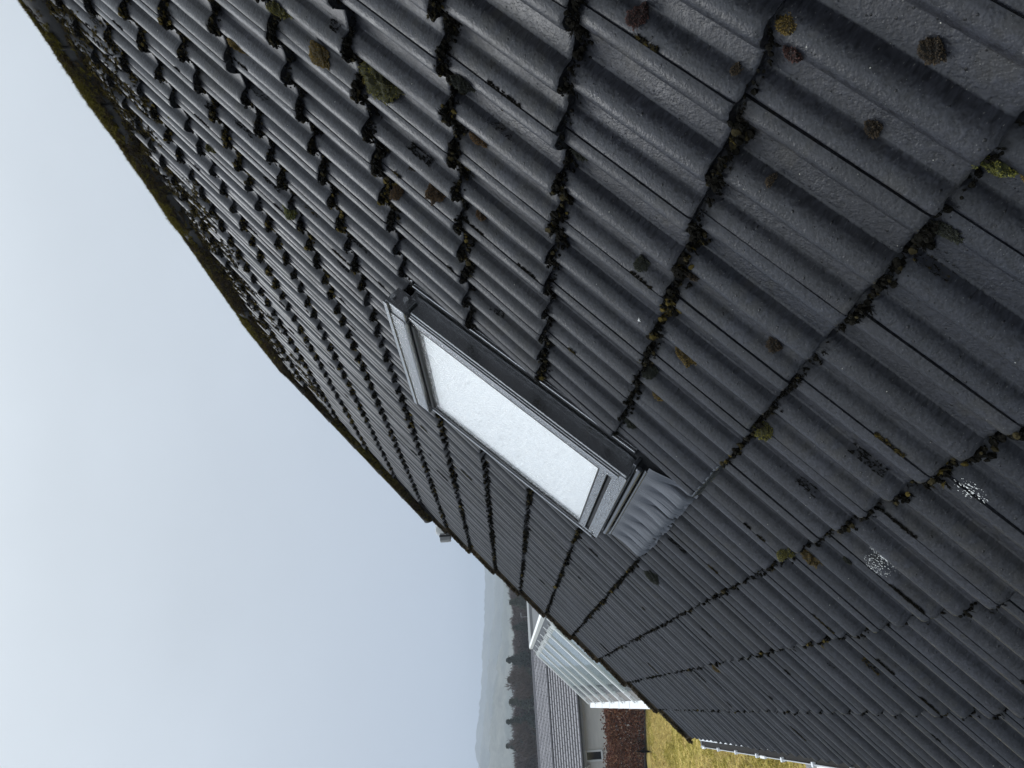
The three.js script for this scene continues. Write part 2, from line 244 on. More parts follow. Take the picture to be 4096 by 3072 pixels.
{
  const variants = {}, jobs = [];
  const tileGeo = (i, k, ua, ub) => { const len = rowV[i + 1] - rowV[i], key = len.toFixed(3) + k + '_' + ua.toFixed(3) + '_' + ub.toFixed(3); return variants[key] ??= makeTile(len, k + 1, ua, ub); };
  camera.updateMatrixWorld(); const inv = camera.matrixWorld.clone().invert(); camera.updateProjectionMatrix();
  const view = (u, v, w) => { const p = world(u, v, w).applyMatrix4(inv); if (p.z > -.1) return null; return p.applyMatrix4(camera.projectionMatrix); };
  for (let i = ROW0; i <= ROW1; i++) for (let j = COL0; j <= COL1; j++) {
    const len = rowV[i + 1] - rowV[i]; let ua = 0, ub = 1;
    if (i >= 0 && i <= 2) { const a = (1.315 - j * TW) / TW, b = (2.315 - j * TW) / TW; if (a <= 0 && b >= 1) continue; if (a > 0 && a < 1) ub = a; else if (b > 0 && b < 1) ua = b; }
    const hipCut = hipU(rowV[i + 1] + .05) < (j + 1) * TW && rowV[i + 1] > 4.7 * G;
    if (hipCut && hipU(rowV[i]) < j * TW + .01) continue;
    let k = Math.floor(hash(i + 20, j + 20, 3) * 8), g = tileGeo(i, k, ua, ub);
    const rz = (hash(i + 9, j + 30, 4) - .5) * .014, du = (hash(i, j + 50, 5) - .5) * .003, dv = (hash(i + 70, j, 6) - .5) * .011, dw = (hash(i + 33, j, 7) - .5) * .0025;
    const q = new THREE.Quaternion().setFromEuler(new THREE.Euler(0, 0, rz));
    const pos = L(j * TW + du, rowV[i] + dv, dw);
    if (i === ROW1) { g = clipGeo(g.index ? g.toNonIndexed() : g, (x, y) => VR - .03 - rowV[i] - y); }
    if (hipCut) { g = clipGeo(g, (x, y) => hipU(rowV[i] + y) - .01 - (j * TW - x)); if (!g) continue; }
    // size in the frame
    let mx = 1e9, Mx = -1e9, my = 1e9, My = -1e9, seen = 0;
    for (const a of [0, .5, 1]) for (const b of [0, .5, 1]) { const p = view((j + a) * TW, rowV[i] + b * len, .01); if (!p) continue; if (Math.abs(p.x) < 1 && Math.abs(p.y) < 1) seen = 1; mx = Math.min(mx, p.x); Mx = Math.max(Mx, p.x); my = Math.min(my, p.y); My = Math.max(My, p.y); }
    jobs.push({ g, q, pos, m: M.tile[Math.floor(hash(i + 5, j + 5, 8) * 6)], size: seen ? (Mx - mx) * (My - my) : 0, i, j });
  }
  jobs.sort((a, b) => b.size - a.size);
  const rest = [];
  jobs.forEach((t, n) => {
    if (n < 300 && t.size > 0) { const o = part('roof_tile', t.g, t.m, roof); o.position.copy(t.pos); o.quaternion.copy(t.q); }
    else { const g = (t.g.index ? t.g.toNonIndexed() : t.g.clone()); rest.push(g.applyQuaternion(t.q).translate(t.pos.x, t.pos.y, t.pos.z)); }
  });
  const o = part('roof_tiles', merge(rest), M.tile[1], roof, 'stuff'); o.userData.label = 'smaller dark tiles far up and along the same slope';
  // verge: stepped mossy edge pieces along the gable
  for (let i = ROW0; i < 5; i++) {
    const len = Math.min(rowV[i + 1], 4.75 * G) - rowV[i], n = 10;
    const g = merge([
      sheet(5, n, (a, b) => { const v = rowV[i] - .02 + b * (len + .035), u = UEND + .002 + a * (.085 + .014 * fbm(v * 30, i, 77, 3)); return [u, v, .030 + .034 * Math.sin(Math.min(1, a * 1.25) * Math.PI * .62) + .014 * (fbm(u * 60, v * 40, 78, 3) - .5) - DROP * b]; }),
      sheet(3, n, (a, b) => { const v = rowV[i] - .02 + b * (len + .035), u = UEND + .087 + .014 * fbm(v * 30, i, 77, 3); return [u + .004 * (fbm(v * 50, a * 4, 79, 2)), v, mix(.056, -.10, a) - DROP * b + .006 * (fbm(v * 40, a * 3, 76, 2) - .5)]; }),
      sheet(5, 2, (a, b) => { const v = rowV[i] - .02, u = UEND + .002 + a * .089; return [u, v + .004 * (1 - b), mix(-.08, .030 + .030 * Math.sin(Math.min(1, a * 1.25) * Math.PI * .62), b)]; })]);
    part('verge_tile', g, M.mossy, roof);
  }
  // the other slope and the half hip, seen only from beyond
  const other = part('rear_slope', hp(merge([quadSheet(V3(-5.4, ridgeY, ridgeZ + .01), V3(xEnd, ridgeY, ridgeZ + .01), V3(xEnd, eaveY, zFar), V3(-5.4, eaveY, zFar), 120, 14, (a, b, p) => { p.x = Math.min(p.x, mix(xEnd - 1.25, xEnd, clamp(b / .532))); const s = prof(frac(p.x / TW)) - DROP * (1 - frac(b * 15)); p.y += s * CP; p.z += s * SP; }), box(-5.4, xEnd - .1, eaveY - .2, eaveY - .05, zFar - .5, zFar - .02)])), M.tile[1], house);
  other.userData.label = 'rear roof slope hidden behind the ridge';
  const hv = 4.7 * G, hY = world(0, hv, 0).y, hZ = world(0, hv, 0).z, hx = hipU(VR) - UC;
  part('half_hip', hp(quadSheet(V3(hx, ridgeY, ridgeZ - .01), V3(hx, ridgeY, ridgeZ + .01), V3(xEnd + .06, hY - .03, 2 * ridgeZ - hZ), V3(xEnd + .06, hY - .03, hZ), 24, 10)), M.tile[2], house);
}
{ // dormer behind the photographer: its dark cheek shuts out the sky on that side
  const d = part('dormer', hp(merge([box(-3.4, -.62, 3.9, 7.0, .28, 3.2), box(-3.55, -.50, 7.0, 7.12, .12, 3.3)])), M.dark, house); d.userData.label = 'dark clad dormer behind the camera';
}
{ // ridge and hip tiles: round capping, each piece a part
  const cap = (a, b, r0, r1, n = 14) => { // half tube from a to b, open downwards, with thickness at the ends
    const d = b.clone().sub(a), len = d.length(); d.normalize(); const s = V3(0, 1, 0).cross(d).normalize(), up = d.clone().cross(s).normalize(), P = [], I = [], U = [], m = 4;
    for (let k = 0; k <= m; k++) for (let i = 0; i <= n; i++) { const t = mix(-.18, 1.18, i / n) * Math.PI, r = mix(r0, r1, k / m) * (1 + .03 * (vnoise(i * 1.7, k * 2.1 + a.x * 9, 88) - .5)); const p = a.clone().addScaledVector(d, len * k / m).addScaledVector(s, Math.cos(t) * r).addScaledVector(up, Math.sin(t) * r); P.push(p.x, p.y, p.z); U.push(i / n * .35 / TM, len * k / m / TM + a.x); }
    for (let k = 0; k < m; k++) for (let i = 0; i < n; i++) { const q = k * (n + 1) + i; I.push(q, q + 1, q + n + 2, q, q + n + 2, q + n + 1); }
    const g = new THREE.BufferGeometry(); g.setAttribute('position', new THREE.Float32BufferAttribute(P, 3)); g.setAttribute('uv', new THREE.Float32BufferAttribute(U, 2)); g.setIndex(I); g.computeVertexNormals();
    const rim = new THREE.TorusGeometry(r0 - .008, .011, 6, n, Math.PI * 1.2).rotateZ(-.1 * Math.PI).applyMatrix4(new THREE.Matrix4().makeBasis(s, up, d)).translate(a.x, a.y, a.z);
    return merge([g, rim]);
  };
  const x1 = hipU(VR) - UC - .02;
  const sag = (x) => -.045 * Math.pow(clamp((x - x1 + 1.5) / 1.5), 2);
  for (let x = x1, k = 0; x > -4.6; x -= .375, k++) part('ridge_tile', hp(cap(V3(x - .40, ridgeY - .048 + sag(x - .4) + (hash(k, 1, 4) - .5) * .008, ridgeZ), V3(x, ridgeY - .056 + sag(x), ridgeZ), .118, .106)), M.ridge, house);
  const A = world(hipU(VR), VR, -.04), B = world(UEND + .05, 4.66 * G, .012), n = 6;
  part('hip_cap', hp(new THREE.SphereGeometry(.122, 16, 10).translate(A.x - .01, ridgeY - .095, ridgeZ)), M.ridge, house);
  for (const side of [0, 1]) for (let k = 0; k < n; k++) {
    const p = B.clone().lerp(A, k / n), q = B.clone().lerp(A, Math.min(1, (k + 1.06) / n)); if (side) { p.z = 2 * ridgeZ - p.z; q.z = 2 * ridgeZ - q.z; }
    part('hip_tile', hp(cap(p, q, .108, .096)), M.ridge, house);
  }
}
{ // eaves gutter: white half round channel with dark wet litter in it, brackets on the rim
  const gx0 = -4, gx1 = 8.62, r = .078, zc = (x) => -.357 - .0125 * (x - 4.2), yc = 3.672;
  const gutter = part('gutter', hp(quadSheet(V3(gx0, yc, zc(gx0)), V3(gx1 - .85, yc, zc(gx1 - .85)), V3(gx1 - .85, yc, zc(gx1 - .85)), V3(gx0, yc, zc(gx0)), 20, 14, (a, b, p) => { const t = Math.PI * (1 + b); p.y += Math.sin(t) * r; p.z += Math.cos(t) * r; })), M.pvc, house);
  part('gutter_litter', hp(quadSheet(V3(gx0, yc - .006, zc(gx0) - .0765), V3(gx1 - .86, yc - .006, zc(gx1 - .86) - .0765), V3(gx1 - .86, yc - .006, zc(gx1 - .86) + .076), V3(gx0, yc - .006, zc(gx0) + .076), 200, 6, (a, b, p) => { p.y += .010 * (fbm(p.x * 22, b * 3, 66, 3) - .7); })), M.pvcDirty, gutter);
  const rimW = (o) => merge([bar(V3(gx0, yc + .004, zc(gx0) - r), V3(gx1 - .85, yc + .004, zc(gx1 - .85) - r), .006, .008)]);
  part('gutter_rim', hp(rimW()), M.rim, gutter);
  for (let x = gx1 - .95, k = 0; x > -1; x -= .55, k++) part('bracket', hp(merge([box(x - .012, x + .012, yc - .008, yc + .016, zc(x) - r - .014, zc(x) - r + .016, .003), box(x - .011, x + .011, yc - .062, yc - .002, zc(x) - r - .010, zc(x) - r - .004)])), M.pvc, gutter);
  for (const x of [gx1 - .98, gx1 - 2.75]) part('gutter_joint', hp(merge([quadSheet(V3(x - .06, yc, zc(x)), V3(x + .06, yc, zc(x)), V3(x + .06, yc, zc(x)), V3(x - .06, yc, zc(x)), 2, 14, (a, b, p) => { const t = Math.PI * (1 + b); p.y += Math.sin(t) * (r + .005); p.z += Math.cos(t) * (r + .005); }), box(x - .05, x + .05, yc - .004, yc + .016, zc(x) - r - .012, zc(x) - r + .008, .004)])), M.white, gutter);
  part('gutter_stop', hp(new THREE.CircleGeometry(r, 16, Math.PI, Math.PI).rotateY(Math.PI / 2).translate(gx1 - .85, yc, zc(gx1))), M.pvc, gutter);
  part('eaves_strip', hp(quadSheet(V3(-4.3, eaveY + .01, eaveZ + .12), V3(xEnd, eaveY + .01, eaveZ + .12), V3(xEnd, yc + .006, -.386 - .011 * (xEnd - 4.2)), V3(-4.3, yc + .006, -.386 + .011 * 8.5), 30, 2)), M.pvc, house);
  part('fascia_board', hp(box(-4.3, xEnd - .02, eaveY - .19, eaveY - .035, eaveZ + .10, eaveZ + .125)), M.white, house);
  // box gutter at the foot of the half hip, its end sticks out past the verge
  const hv = 4.7 * G, hY = world(0, hv, 0).y - .06, hZ = world(0, hv, 0).z - .05, gx = xEnd + .15;
  const hg = part('hip_gutter', hp(merge([box(gx - .055, gx + .055, hY - .085, hY - .075, hZ - .19, 2 * ridgeZ - hZ), box(gx - .055, gx - .047, hY - .075, hY - .012, hZ - .155, 2 * ridgeZ - hZ), box(gx + .047, gx + .055, hY - .075, hY + .006, hZ - .155, 2 * ridgeZ - hZ), box(gx - .055, gx + .055, hY - .075, hY + .006, hZ - .165, hZ - .155)])), M.white, house);
  hg.userData.label = 'white box gutter end with dark outlet sticking out past the verge into the sky';
  part('gutter_cap', hp(box(gx - .06, gx + .06, hY - .06, hY + .02, hZ - .085, hZ - .02, .006)), M.white, hg);
  part('gutter_cap', hp(box(gx - .035, gx + .062, hY - .075, hY + .026, hZ - .15, hZ - .09, .006)), M.white, hg);
  part('gutter_outlet', hp(merge([box(gx - .05, gx + .05, hY - .115, hY - .02, hZ - .245, hZ - .12, .004), box(gx - .055, gx + .055, hY - .135, hY - .10, hZ - .24, hZ - .05, .004)])), M.grey, hg);
  part('outlet_strap', hp(box(gx - .058, gx + .058, hY - .14, hY - .015, hZ - .205, hZ - .185)), M.dark, hg);
  part('hip_fascia', hp(box(xEnd + .02, xEnd + .05, hY - .16, hY - .03, hZ + .02, 2 * ridgeZ - hZ - .02)), M.dark, house);
}
{ // skylight
  const sky = new THREE.Group(); sky.name = numbered('skylight'); sky.position.copy(roof.position); sky.quaternion.copy(RQ); house.add(sky);
  sky.userData.label = 'wet skylight with grey metal frame and pale glass set in the roof';
  const bx = (u0, u1, v0, v1, w0, w1, r = .004) => { const g = box(-u1, -u0, v0, v1, w0, w1, r); const p = g.attributes.position, n = g.attributes.normal, t = g.attributes.uv; for (let i = 0; i < p.count; i++) { const ax = Math.abs(n.getX(i)), ay = Math.abs(n.getY(i)), az = Math.abs(n.getZ(i)); if (az >= ax && az >= ay) t.setXY(i, p.getX(i) / .7, p.getY(i) / .7); else if (ax >= ay) t.setXY(i, p.getZ(i) / .7, p.getY(i) / .7); else t.setXY(i, p.getX(i) / .7, p.getZ(i) / .7); } return g; };
  const u0 = 1.335, u1 = 2.335, v0 = -.128, v1 = 1.0, wt = .100;
  const curb = part('curb', merge([bx(u0 + .01, u0 + .05, v0 + .01, v1, -.07, .060), bx(u1 - .05, u1 - .01, v0 + .01, v1, -.07, .060), bx(u0 + .052, u1 - .052, v0 + .01, v0 + .05, -.07, .060), bx(u0 + .052, u1 - .052, v1 - .05, v1, -.07, .060)]), M.metal, sky);
  // near side cover in two lengths with a lapped joint, far side cover
  part('side_cover', bx(u0 - .003, u0 + .036, v0 + .002, v1 - .055, .012, wt - .008, .006), M.metal, sky);
  part('side_cover', bx(u1 - .034, u1 + .002, v0 + .002, v1 - .055, .0, wt - .008, .006), M.metal, sky);
  part('side_flashing', merge([bx(u0 - .05, u1 + .03, v1 + .01, v1 + .075, -.07, -.004), bx(u0 - .062, u0 - .004, v0 + .03, v1 - .01, -.028, .006), bx(u0 - .064, u0 - .056, v0 + .03, v1 - .01, .0065, .018)]), M.metal, sky);
  part('sash_rail', merge([bx(u0 + .004, u0 + .082, v0 + .03, v1 - .062, wt - .020, wt), bx(u0 + .008, u0 + .030, v0 + .025, v1 - .062, wt + .0005, wt + .008)]), M.metal, sky);
  part('sash_rail', merge([bx(u1 - .044, u1 - .004, v0 + .03, v1 - .062, wt - .020, wt), bx(u1 - .022, u1 - .008, v0 + .02, v1 - .062, wt + .0005, wt + .008)]), M.metal, sky);
  part('bottom_rail', bx(u0 + .084, u1 - .046, v0 + .072, v0 + .108, wt - .018, wt - .001), M.metal, sky);
  part('bottom_rail', bx(u0 + .012, u1 - .012, v0 - .004, v0 + .052, wt - .030, wt - .003), M.metal, sky);
  part('drain_groove', bx(u0 + .090, u1 - .03, v0 + .054, v0 + .070, wt - .035, wt - .016), M.gasket, sky);
  part('gasket', merge([bx(u0 + .081, u1 - .044, v1 - .078, v1 - .060, wt - .014, wt + .006), bx(u0 + .080, u0 + .086, v0 + .108, v1 - .078, wt - .012, wt + .001, .001), bx(u1 - .050, u1 - .043, v0 + .108, v1 - .078, wt - .012, wt + .001, .001), bx(u0 + .086, u1 - .050, v0 + .106, v0 + .112, wt - .012, wt, .001)]), M.gasket, sky);
  part('glass_pane', bx(u0 + .085, u1 - .049, v0 + .111, v1 - .077, wt - .010, wt - .004, 0), M.glass, sky);
  part('blind', bx(u0 + .075, u1 - .04, v0 + .10, v1 - .094, wt - .026, wt - .022, 0), M.blind, sky);
  part('blind_case', bx(u0 + .075, u1 - .04, v1 - .093, v1 - .07, wt - .050, wt - .018, .004), M.gasket, sky);
  const hood = part('hood', merge([bx(u0 - .022, u1 + .022, v1 - .052, v1 + .050, wt - .062, wt + .020, .006)]), M.metal, sky);
  part('hood_plate', bx(u0 + .05, u1 + .012, v1 - .046, v1 + .030, wt + .0205, wt + .0245, .001), M.metal, hood);
  part('hood_lip', merge([bx(u0 - .024, u1 + .024, v1 + .030, v1 + .052, wt + .0205, wt + .030, .002), bx(u0 + .046, u1 + .016, v1 - .056, v1 - .0525, wt - .005, wt + .027, .001)]), M.metal, hood);
  for (const [a, b] of [[v1 + .034, -.012], [v1 - .018, -.034]]) { const g = new THREE.CylinderGeometry(.011, .011, .012, 16).rotateZ(Math.PI / 2).translate(-(u0 - .027), a, wt + b); part('hood_screw', g, M.metal, hood); }
  { // rain drops standing on the pane and the rails
    const g = new THREE.SphereGeometry(1, 8, 4, 0, Math.PI * 2, 0, Math.PI / 2).rotateX(Math.PI / 2), n = 7000, im = new THREE.InstancedMesh(g, M.drop, n), m = new THREE.Matrix4();
    for (let i = 0; i < n; i++) { const on = i < 4200, r = rr(.0010, .0026) * (rnd() < .1 ? 1.5 : 1); let u, v, w; if (on) { u = rr(u0 + .09, u1 - .054); v = rr(v0 + .116, v1 - .082); w = wt - .0039; } else { const q = rnd(); if (q < .4) { u = rr(u0 + .034, u0 + .078); v = rr(v0 + .04, v1 - .07); w = wt + .0001; } else if (q < .6) { u = rr(u0 + .02, u1 - .02); v = rr(v0, v0 + .048); w = wt - .0029; } else if (q < .75) { u = rr(u0 + .09, u1 - .05); v = rr(v0 + .076, v0 + .104); w = wt - .0009; } else { u = rr(u0 + .055, u1); v = rr(v1 - .042, v1 + .026); w = wt + .0246; } }
      m.makeScale(r, r * rr(.9, 1.3), r * .55); m.setPosition(-u, v, w); im.setMatrixAt(i, m); }
    im.name = numbered('rain_drops'); im.userData.kind = 'stuff'; im.castShadow = true; sky.add(im);
  }
  // crinkled lead apron over the tiles below
  part('apron_fold', merge([bx(u0 - .045, u1 - .03, v0 - .030, v0 - .006, .036, .062, .009), bx(u0 - .045, u1 - .03, v0 - .046, v0 - .034, .034, .046, .005), bx(u0 - .045, u1 - .03, v0 - .004, v0 + .012, .010, .050, .004)]), M.lead, sky);
  const ua = u0 - .085, ub = u1 - .035, va = v0 - .044, vb = -.352;
  const pleat = (u, k) => { const fx = frac(u / (TW / 2)), fan = .25 + .75 * Math.pow(Math.sin(Math.PI * fx), .6), ph = u / .0200 + .25 * Math.sin(u * 31), tri = 1 - 4 * Math.abs(frac(ph) - .5); return .0062 * k * fan * (tri > 0 ? Math.pow(tri, .8) : -Math.pow(-tri, .8)); };
  const apron = part('lead_apron', sheet(1500, 14, (a, b) => { const u = mix(ua, ub, a) + (b - .5) * .0, t = b, v = mix(vb + .006 * (vnoise(u * 26, 1, 17) - .5) + .010 * Math.sin(u / TW * 4 * Math.PI), va, t); const s = surf(u, Math.max(v, rowV[-1] + .001)); const hang = sstep(rowV[-1] + .012, rowV[-1] - .006, v) * .010; return [u, v, mix(s + .007 - hang, .040, sstep(.25, 1, t)) + pleat(u + (1 - t) * .010 * Math.sin(u / TW * 4 * Math.PI), mix(1.15, .30, Math.pow(t, 1.3)))]; }), M.lead, sky);
  part('lead_strip', sheet(520, 6, (a, b) => { const u = mix(ua - .36, ua + .01, a), v = mix(rowV[-1] - .016, rowV[-1] + .004, b); const s = surf(u, rowV[-1] + .001), lo = surf(u, rowV[-1] - .016); return [u, v, mix(lo + .003, s - .003, sstep(0, .8, b)) + pleat(u, .55)]; }), M.lead, sky);
}

// ---------------------------------------------------------------- moss on the roof
const spikes = (n, len, wid, flat, sd) => {         // spiky tuft of thin blades round a small core
  const P = []; let s = sd * 1000 + 1; const r = () => { s = (s * 16807) % 2147483647; return s / 2147483647; };
  for (let i = 0; i < n; i++) {
    const a = r() * 6.283, e = Math.acos(1 - r() * 1.15) , d = V3(Math.sin(e) * Math.cos(a), Math.sin(e) * Math.sin(a), Math.cos(e) * flat), l = len * (.6 + .6 * r()), b = d.clone().multiplyScalar(l * .12);
    const q = V3(r() - .5, r() - .5, r() - .5).cross(d).normalize().multiplyScalar(wid), k = q.clone().cross(d).normalize().multiplyScalar(wid), t = d.clone().multiplyScalar(l).add(V3((r() - .5), (r() - .5), (r() - .5)).multiplyScalar(l * .35));
    const c = [b.clone().add(q), b.clone().addScaledVector(q, -.5).addScaledVector(k, .87), b.clone().addScaledVector(q, -.5).addScaledVector(k, -.87)];
    for (const [x, y] of [[0, 1], [1, 2], [2, 0]]) for (const p of [c[x], c[y], t]) P.push(p.x, p.y, p.z);
  }
  const g = new THREE.BufferGeometry(); g.setAttribute('position', new THREE.Float32BufferAttribute(P, 3)); g.computeVertexNormals(); g.setAttribute('uv', new THREE.BufferAttribute(new Float32Array(P.length / 3 * 2), 2)); return g;
};
const crumb = (sd) => { const g = new THREE.IcosahedronGeometry(1, 1).toNonIndexed(), p = g.attributes.position; for (let i = 0; i < p.count; i++) { const x = p.getX(i), y = p.getY(i), z = p.getZ(i), k = .65 + .7 * hash(Math.round(x * 50), Math.round(y * 50) + Math.round(z * 50) * 7, sd); p.setXYZ(i, x * k, y * k * .9, z * k * .8); } g.computeVertexNormals(); return g; };
function scatter(name, list, geo, label, parent) {  // list of [matrix-local u, v, w, size, colour, stretch]
  const im = new THREE.InstancedMesh(geo, M.tuft, list.length), m = new THREE.Matrix4(), q = new THREE.Quaternion(), e = new THREE.Euler();
  list.forEach(([u, v, w, s, c, sx], k) => { e.set(rr(-.4, .4), rr(-.4, .4), rr(0, 6.28)); q.setFromEuler(e); m.compose(L(u, v, w), q, V3(s * (sx || 1), s * rr(.8, 1.2), s)); im.setMatrixAt(k, m); im.setColorAt(k, c); });
  im.name = numbered(name); im.position.copy(RO); im.quaternion.copy(RQ); im.castShadow = im.receiveShadow = true; scene.add(im); return tag(im, label, 'moss', null, 'stuff');
}
const inHole = (u, v) => u > 1.29 && u < 2.36 && v > -.17 && v < 1.06;
const offRoof = (u, v) => u > UEND + .01 || u > hipU(v) - .02 && v > 4.7 * G;
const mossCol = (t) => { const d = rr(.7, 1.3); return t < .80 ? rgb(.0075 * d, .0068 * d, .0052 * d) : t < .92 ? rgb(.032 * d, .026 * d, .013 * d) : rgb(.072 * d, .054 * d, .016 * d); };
{
  const crumbs = [], tufts = [];
  for (let i = ROW0 + 1; i <= ROW1; i++) for (let u = -1.35; u < UEND; ) {
    const v0 = rowV[i], near = clamp(1 - Math.abs(u + .4) / 3), patch = fbm(u * 5 + 7, i * 3.3, 101, 3), x = frac(u / TW);
    u += rr(.0008, .0017) * (1 + Math.max(0, u) * .25);
    if (offRoof(u, v0) || inHole(u, v0 - .005) && !(v0 > 1)) continue;
    if (rnd() > (i > 0 ? 1 : i === 0 ? .85 : i === -1 ? .8 : i === -2 ? .6 : .5) * mix(.18, 1, sstep(.28, .52, patch))) continue;
    const under = u > .9 && u < 2.32 && i === -1; if (under) continue;
    const pan = prof(x) < .012 ? 1 : .55;
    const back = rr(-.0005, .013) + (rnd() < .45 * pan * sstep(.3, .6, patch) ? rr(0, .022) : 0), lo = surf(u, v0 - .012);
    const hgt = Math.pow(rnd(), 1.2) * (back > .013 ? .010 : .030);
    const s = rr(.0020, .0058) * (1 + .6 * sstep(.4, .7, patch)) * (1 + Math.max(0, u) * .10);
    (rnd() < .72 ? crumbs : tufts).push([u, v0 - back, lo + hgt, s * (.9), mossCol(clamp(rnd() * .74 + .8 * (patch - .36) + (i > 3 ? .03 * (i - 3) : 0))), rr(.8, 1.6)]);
  }
  // moss along the side joints and the feet of the rolls, in short runs
  for (let k = 0; k < 170; k++) {
    const u = Math.round(rr(COL0, COL0 + (COL1 - COL0) * (.35 + .65 * rnd()))) * TW - (rnd() < .6 ? .004 : TW - .133), i = Math.floor(rr(ROW0, ROW1 + 1)), len = rr(.02, .12), vs = rowV[i] + rr(.0, .26), t0 = rr(.3, 1);
    if (rowV[i] === undefined) continue; const far = 1 + Math.max(0, u) * .12;
    for (let q = 0; q < len * 900; q++) { const v = vs + rnd() * len, uu = u + rr(-.007, .003); if (offRoof(uu, v) || inHole(uu, v)) continue; tufts.push([uu, v, surf(uu, v) + .001, rr(.0015, .0042) * far, mossCol(clamp(t0 + rr(-.3, .12))), 1]); }
  }
  // the two upper courses below the ridge are overgrown
  for (let k = 0; k < 110000; k++) {
    const v = VR - .06 - Math.pow(rnd(), 1.8) * .62, u = rr(-1.2, 6.4); if (offRoof(u, v)) continue; const x = frac(u / TW), n = fbm(u * 6, v * 4, 111, 3);
    if (prof(x) > .016 && rnd() < .8) continue; if (n < .40 + .16 * (VR - v)) continue;
    const far = 1 + Math.max(0, u) * .12; tufts.push([u, v, surf(u, v) + .002, rr(.002, .0075) * far * (.6 + 1.2 * n), mossCol(clamp(rr(.55, 1.08) * sstep(.2, .55, n) * 1.1)), 1.2]);
  }
  scatter('moss', crumbs, crumb(3), 'black crumbly moss filling the gaps under the tile edges in every course');
  scatter('moss', tufts, spikes(16, 1.7, .22, .8, 3), 'thin dark and ochre moss growing along tile edges and joints');
  // ridge fuzz: in ridge coordinates through the roof frame
  const inv = RQ.clone().invert(), ridge = [];
  const put = (x, y, z, s, c, sx) => { const p = V3(x, y, z).sub(RO).applyQuaternion(inv); ridge.push([-p.x, p.y, p.z, s, c, sx]); };
  const rc = (x) => { const t = fbm(x * 2.2, 4, 121, 3) + rr(-.2, .2), d = rr(.6, 1.3); return t < .42 ? rgb(.060 * d, .042 * d, .028 * d) : t < .56 ? rgb(.10 * d, .072 * d, .030 * d) : rgb(.15 * d, .125 * d, .026 * d); };
  for (let k = 0; k < 30000; k++) { const x = rr(-.6, hipU(VR) - UC + .1), a = mix(.42, .98, Math.pow(rnd(), .8)) * Math.PI * rr(.75, .98), cov = fbm(x * 4, a * 2, 122, 3); if (a > 2.35 && cov < .5) continue; const r = .112 + rr(0, .012) * cov; put(x, ridgeY - .052 - .045 * Math.pow(clamp((x - hipU(VR) + UC + 1.5) / 1.5), 2) + Math.sin(a) * r, ridgeZ + Math.cos(a) * r, rr(.004, .0105) * (1 + x * .05) * (.7 + .9 * cov), rc(x), 1); }
  for (let k = 0; k < 9000; k++) { const x = rr(-.6, hipU(VR) - UC + .1), a = rr(.80, 1.16) * Math.PI; if (fbm(x * 5, a * 3, 123, 3) < .42 - .25 * (a / Math.PI - .95)) continue; const r = .116 + rr(0, .012), d = rr(.6, 1.3); put(x, ridgeY - .052 - .045 * Math.pow(clamp((x - hipU(VR) + UC + 1.5) / 1.5), 2) + Math.sin(a) * r, ridgeZ + Math.cos(a) * r, rr(.004, .009) * (1 + x * .06), rnd() < .75 ? rgb(.060 * d, .046 * d, .032 * d) : rc(x), 1); }
  const A = world(hipU(VR), VR, -.04), B = world(UEND + .05, 4.66 * G, .012);
  for (let k = 0; k < 12000; k++) { const t = rnd(), p = A.clone().lerp(B, t), a = rr(.40, 1.12) * Math.PI, r = .114; put(p.x + Math.cos(a) * r * .6, p.y + Math.sin(a) * r * .9, p.z + Math.cos(a) * r * .7, rr(.004, .011), rnd() < .5 ? rc(p.x) : mossCol(clamp(rnd() + .1)), 1); }
  scatter('moss', ridge, spikes(18, 1.9, .17, .9, 5), 'brown and yellow green moss fringe along the ridge and hip against the sky');
  const verge = [];
  for (let k = 0; k < 12000; k++) { const v = rr(rowV[-5] - .02, 4.7 * G), i = rowAt(v), b = (v - rowV[i]) / G, u = UEND + rr(.0, .105), lump = fbm(v * 9, 2, 131, 3); if (rnd() > lump + .25 + (b < .12 ? .4 : 0)) continue; verge.push([u, v - (b < .1 ? .03 * rnd() : 0), .040 + rr(0, .026) - DROP * b, rr(.003, .010), rnd() < .6 ? rgb(.070, .050, .030) : mossCol(clamp(rnd() + .15)), 1]); }
  scatter('moss', verge, spikes(14, 1.7, .22, .8, 6), 'brown moss and dirt along the stepped verge at the gable');
}
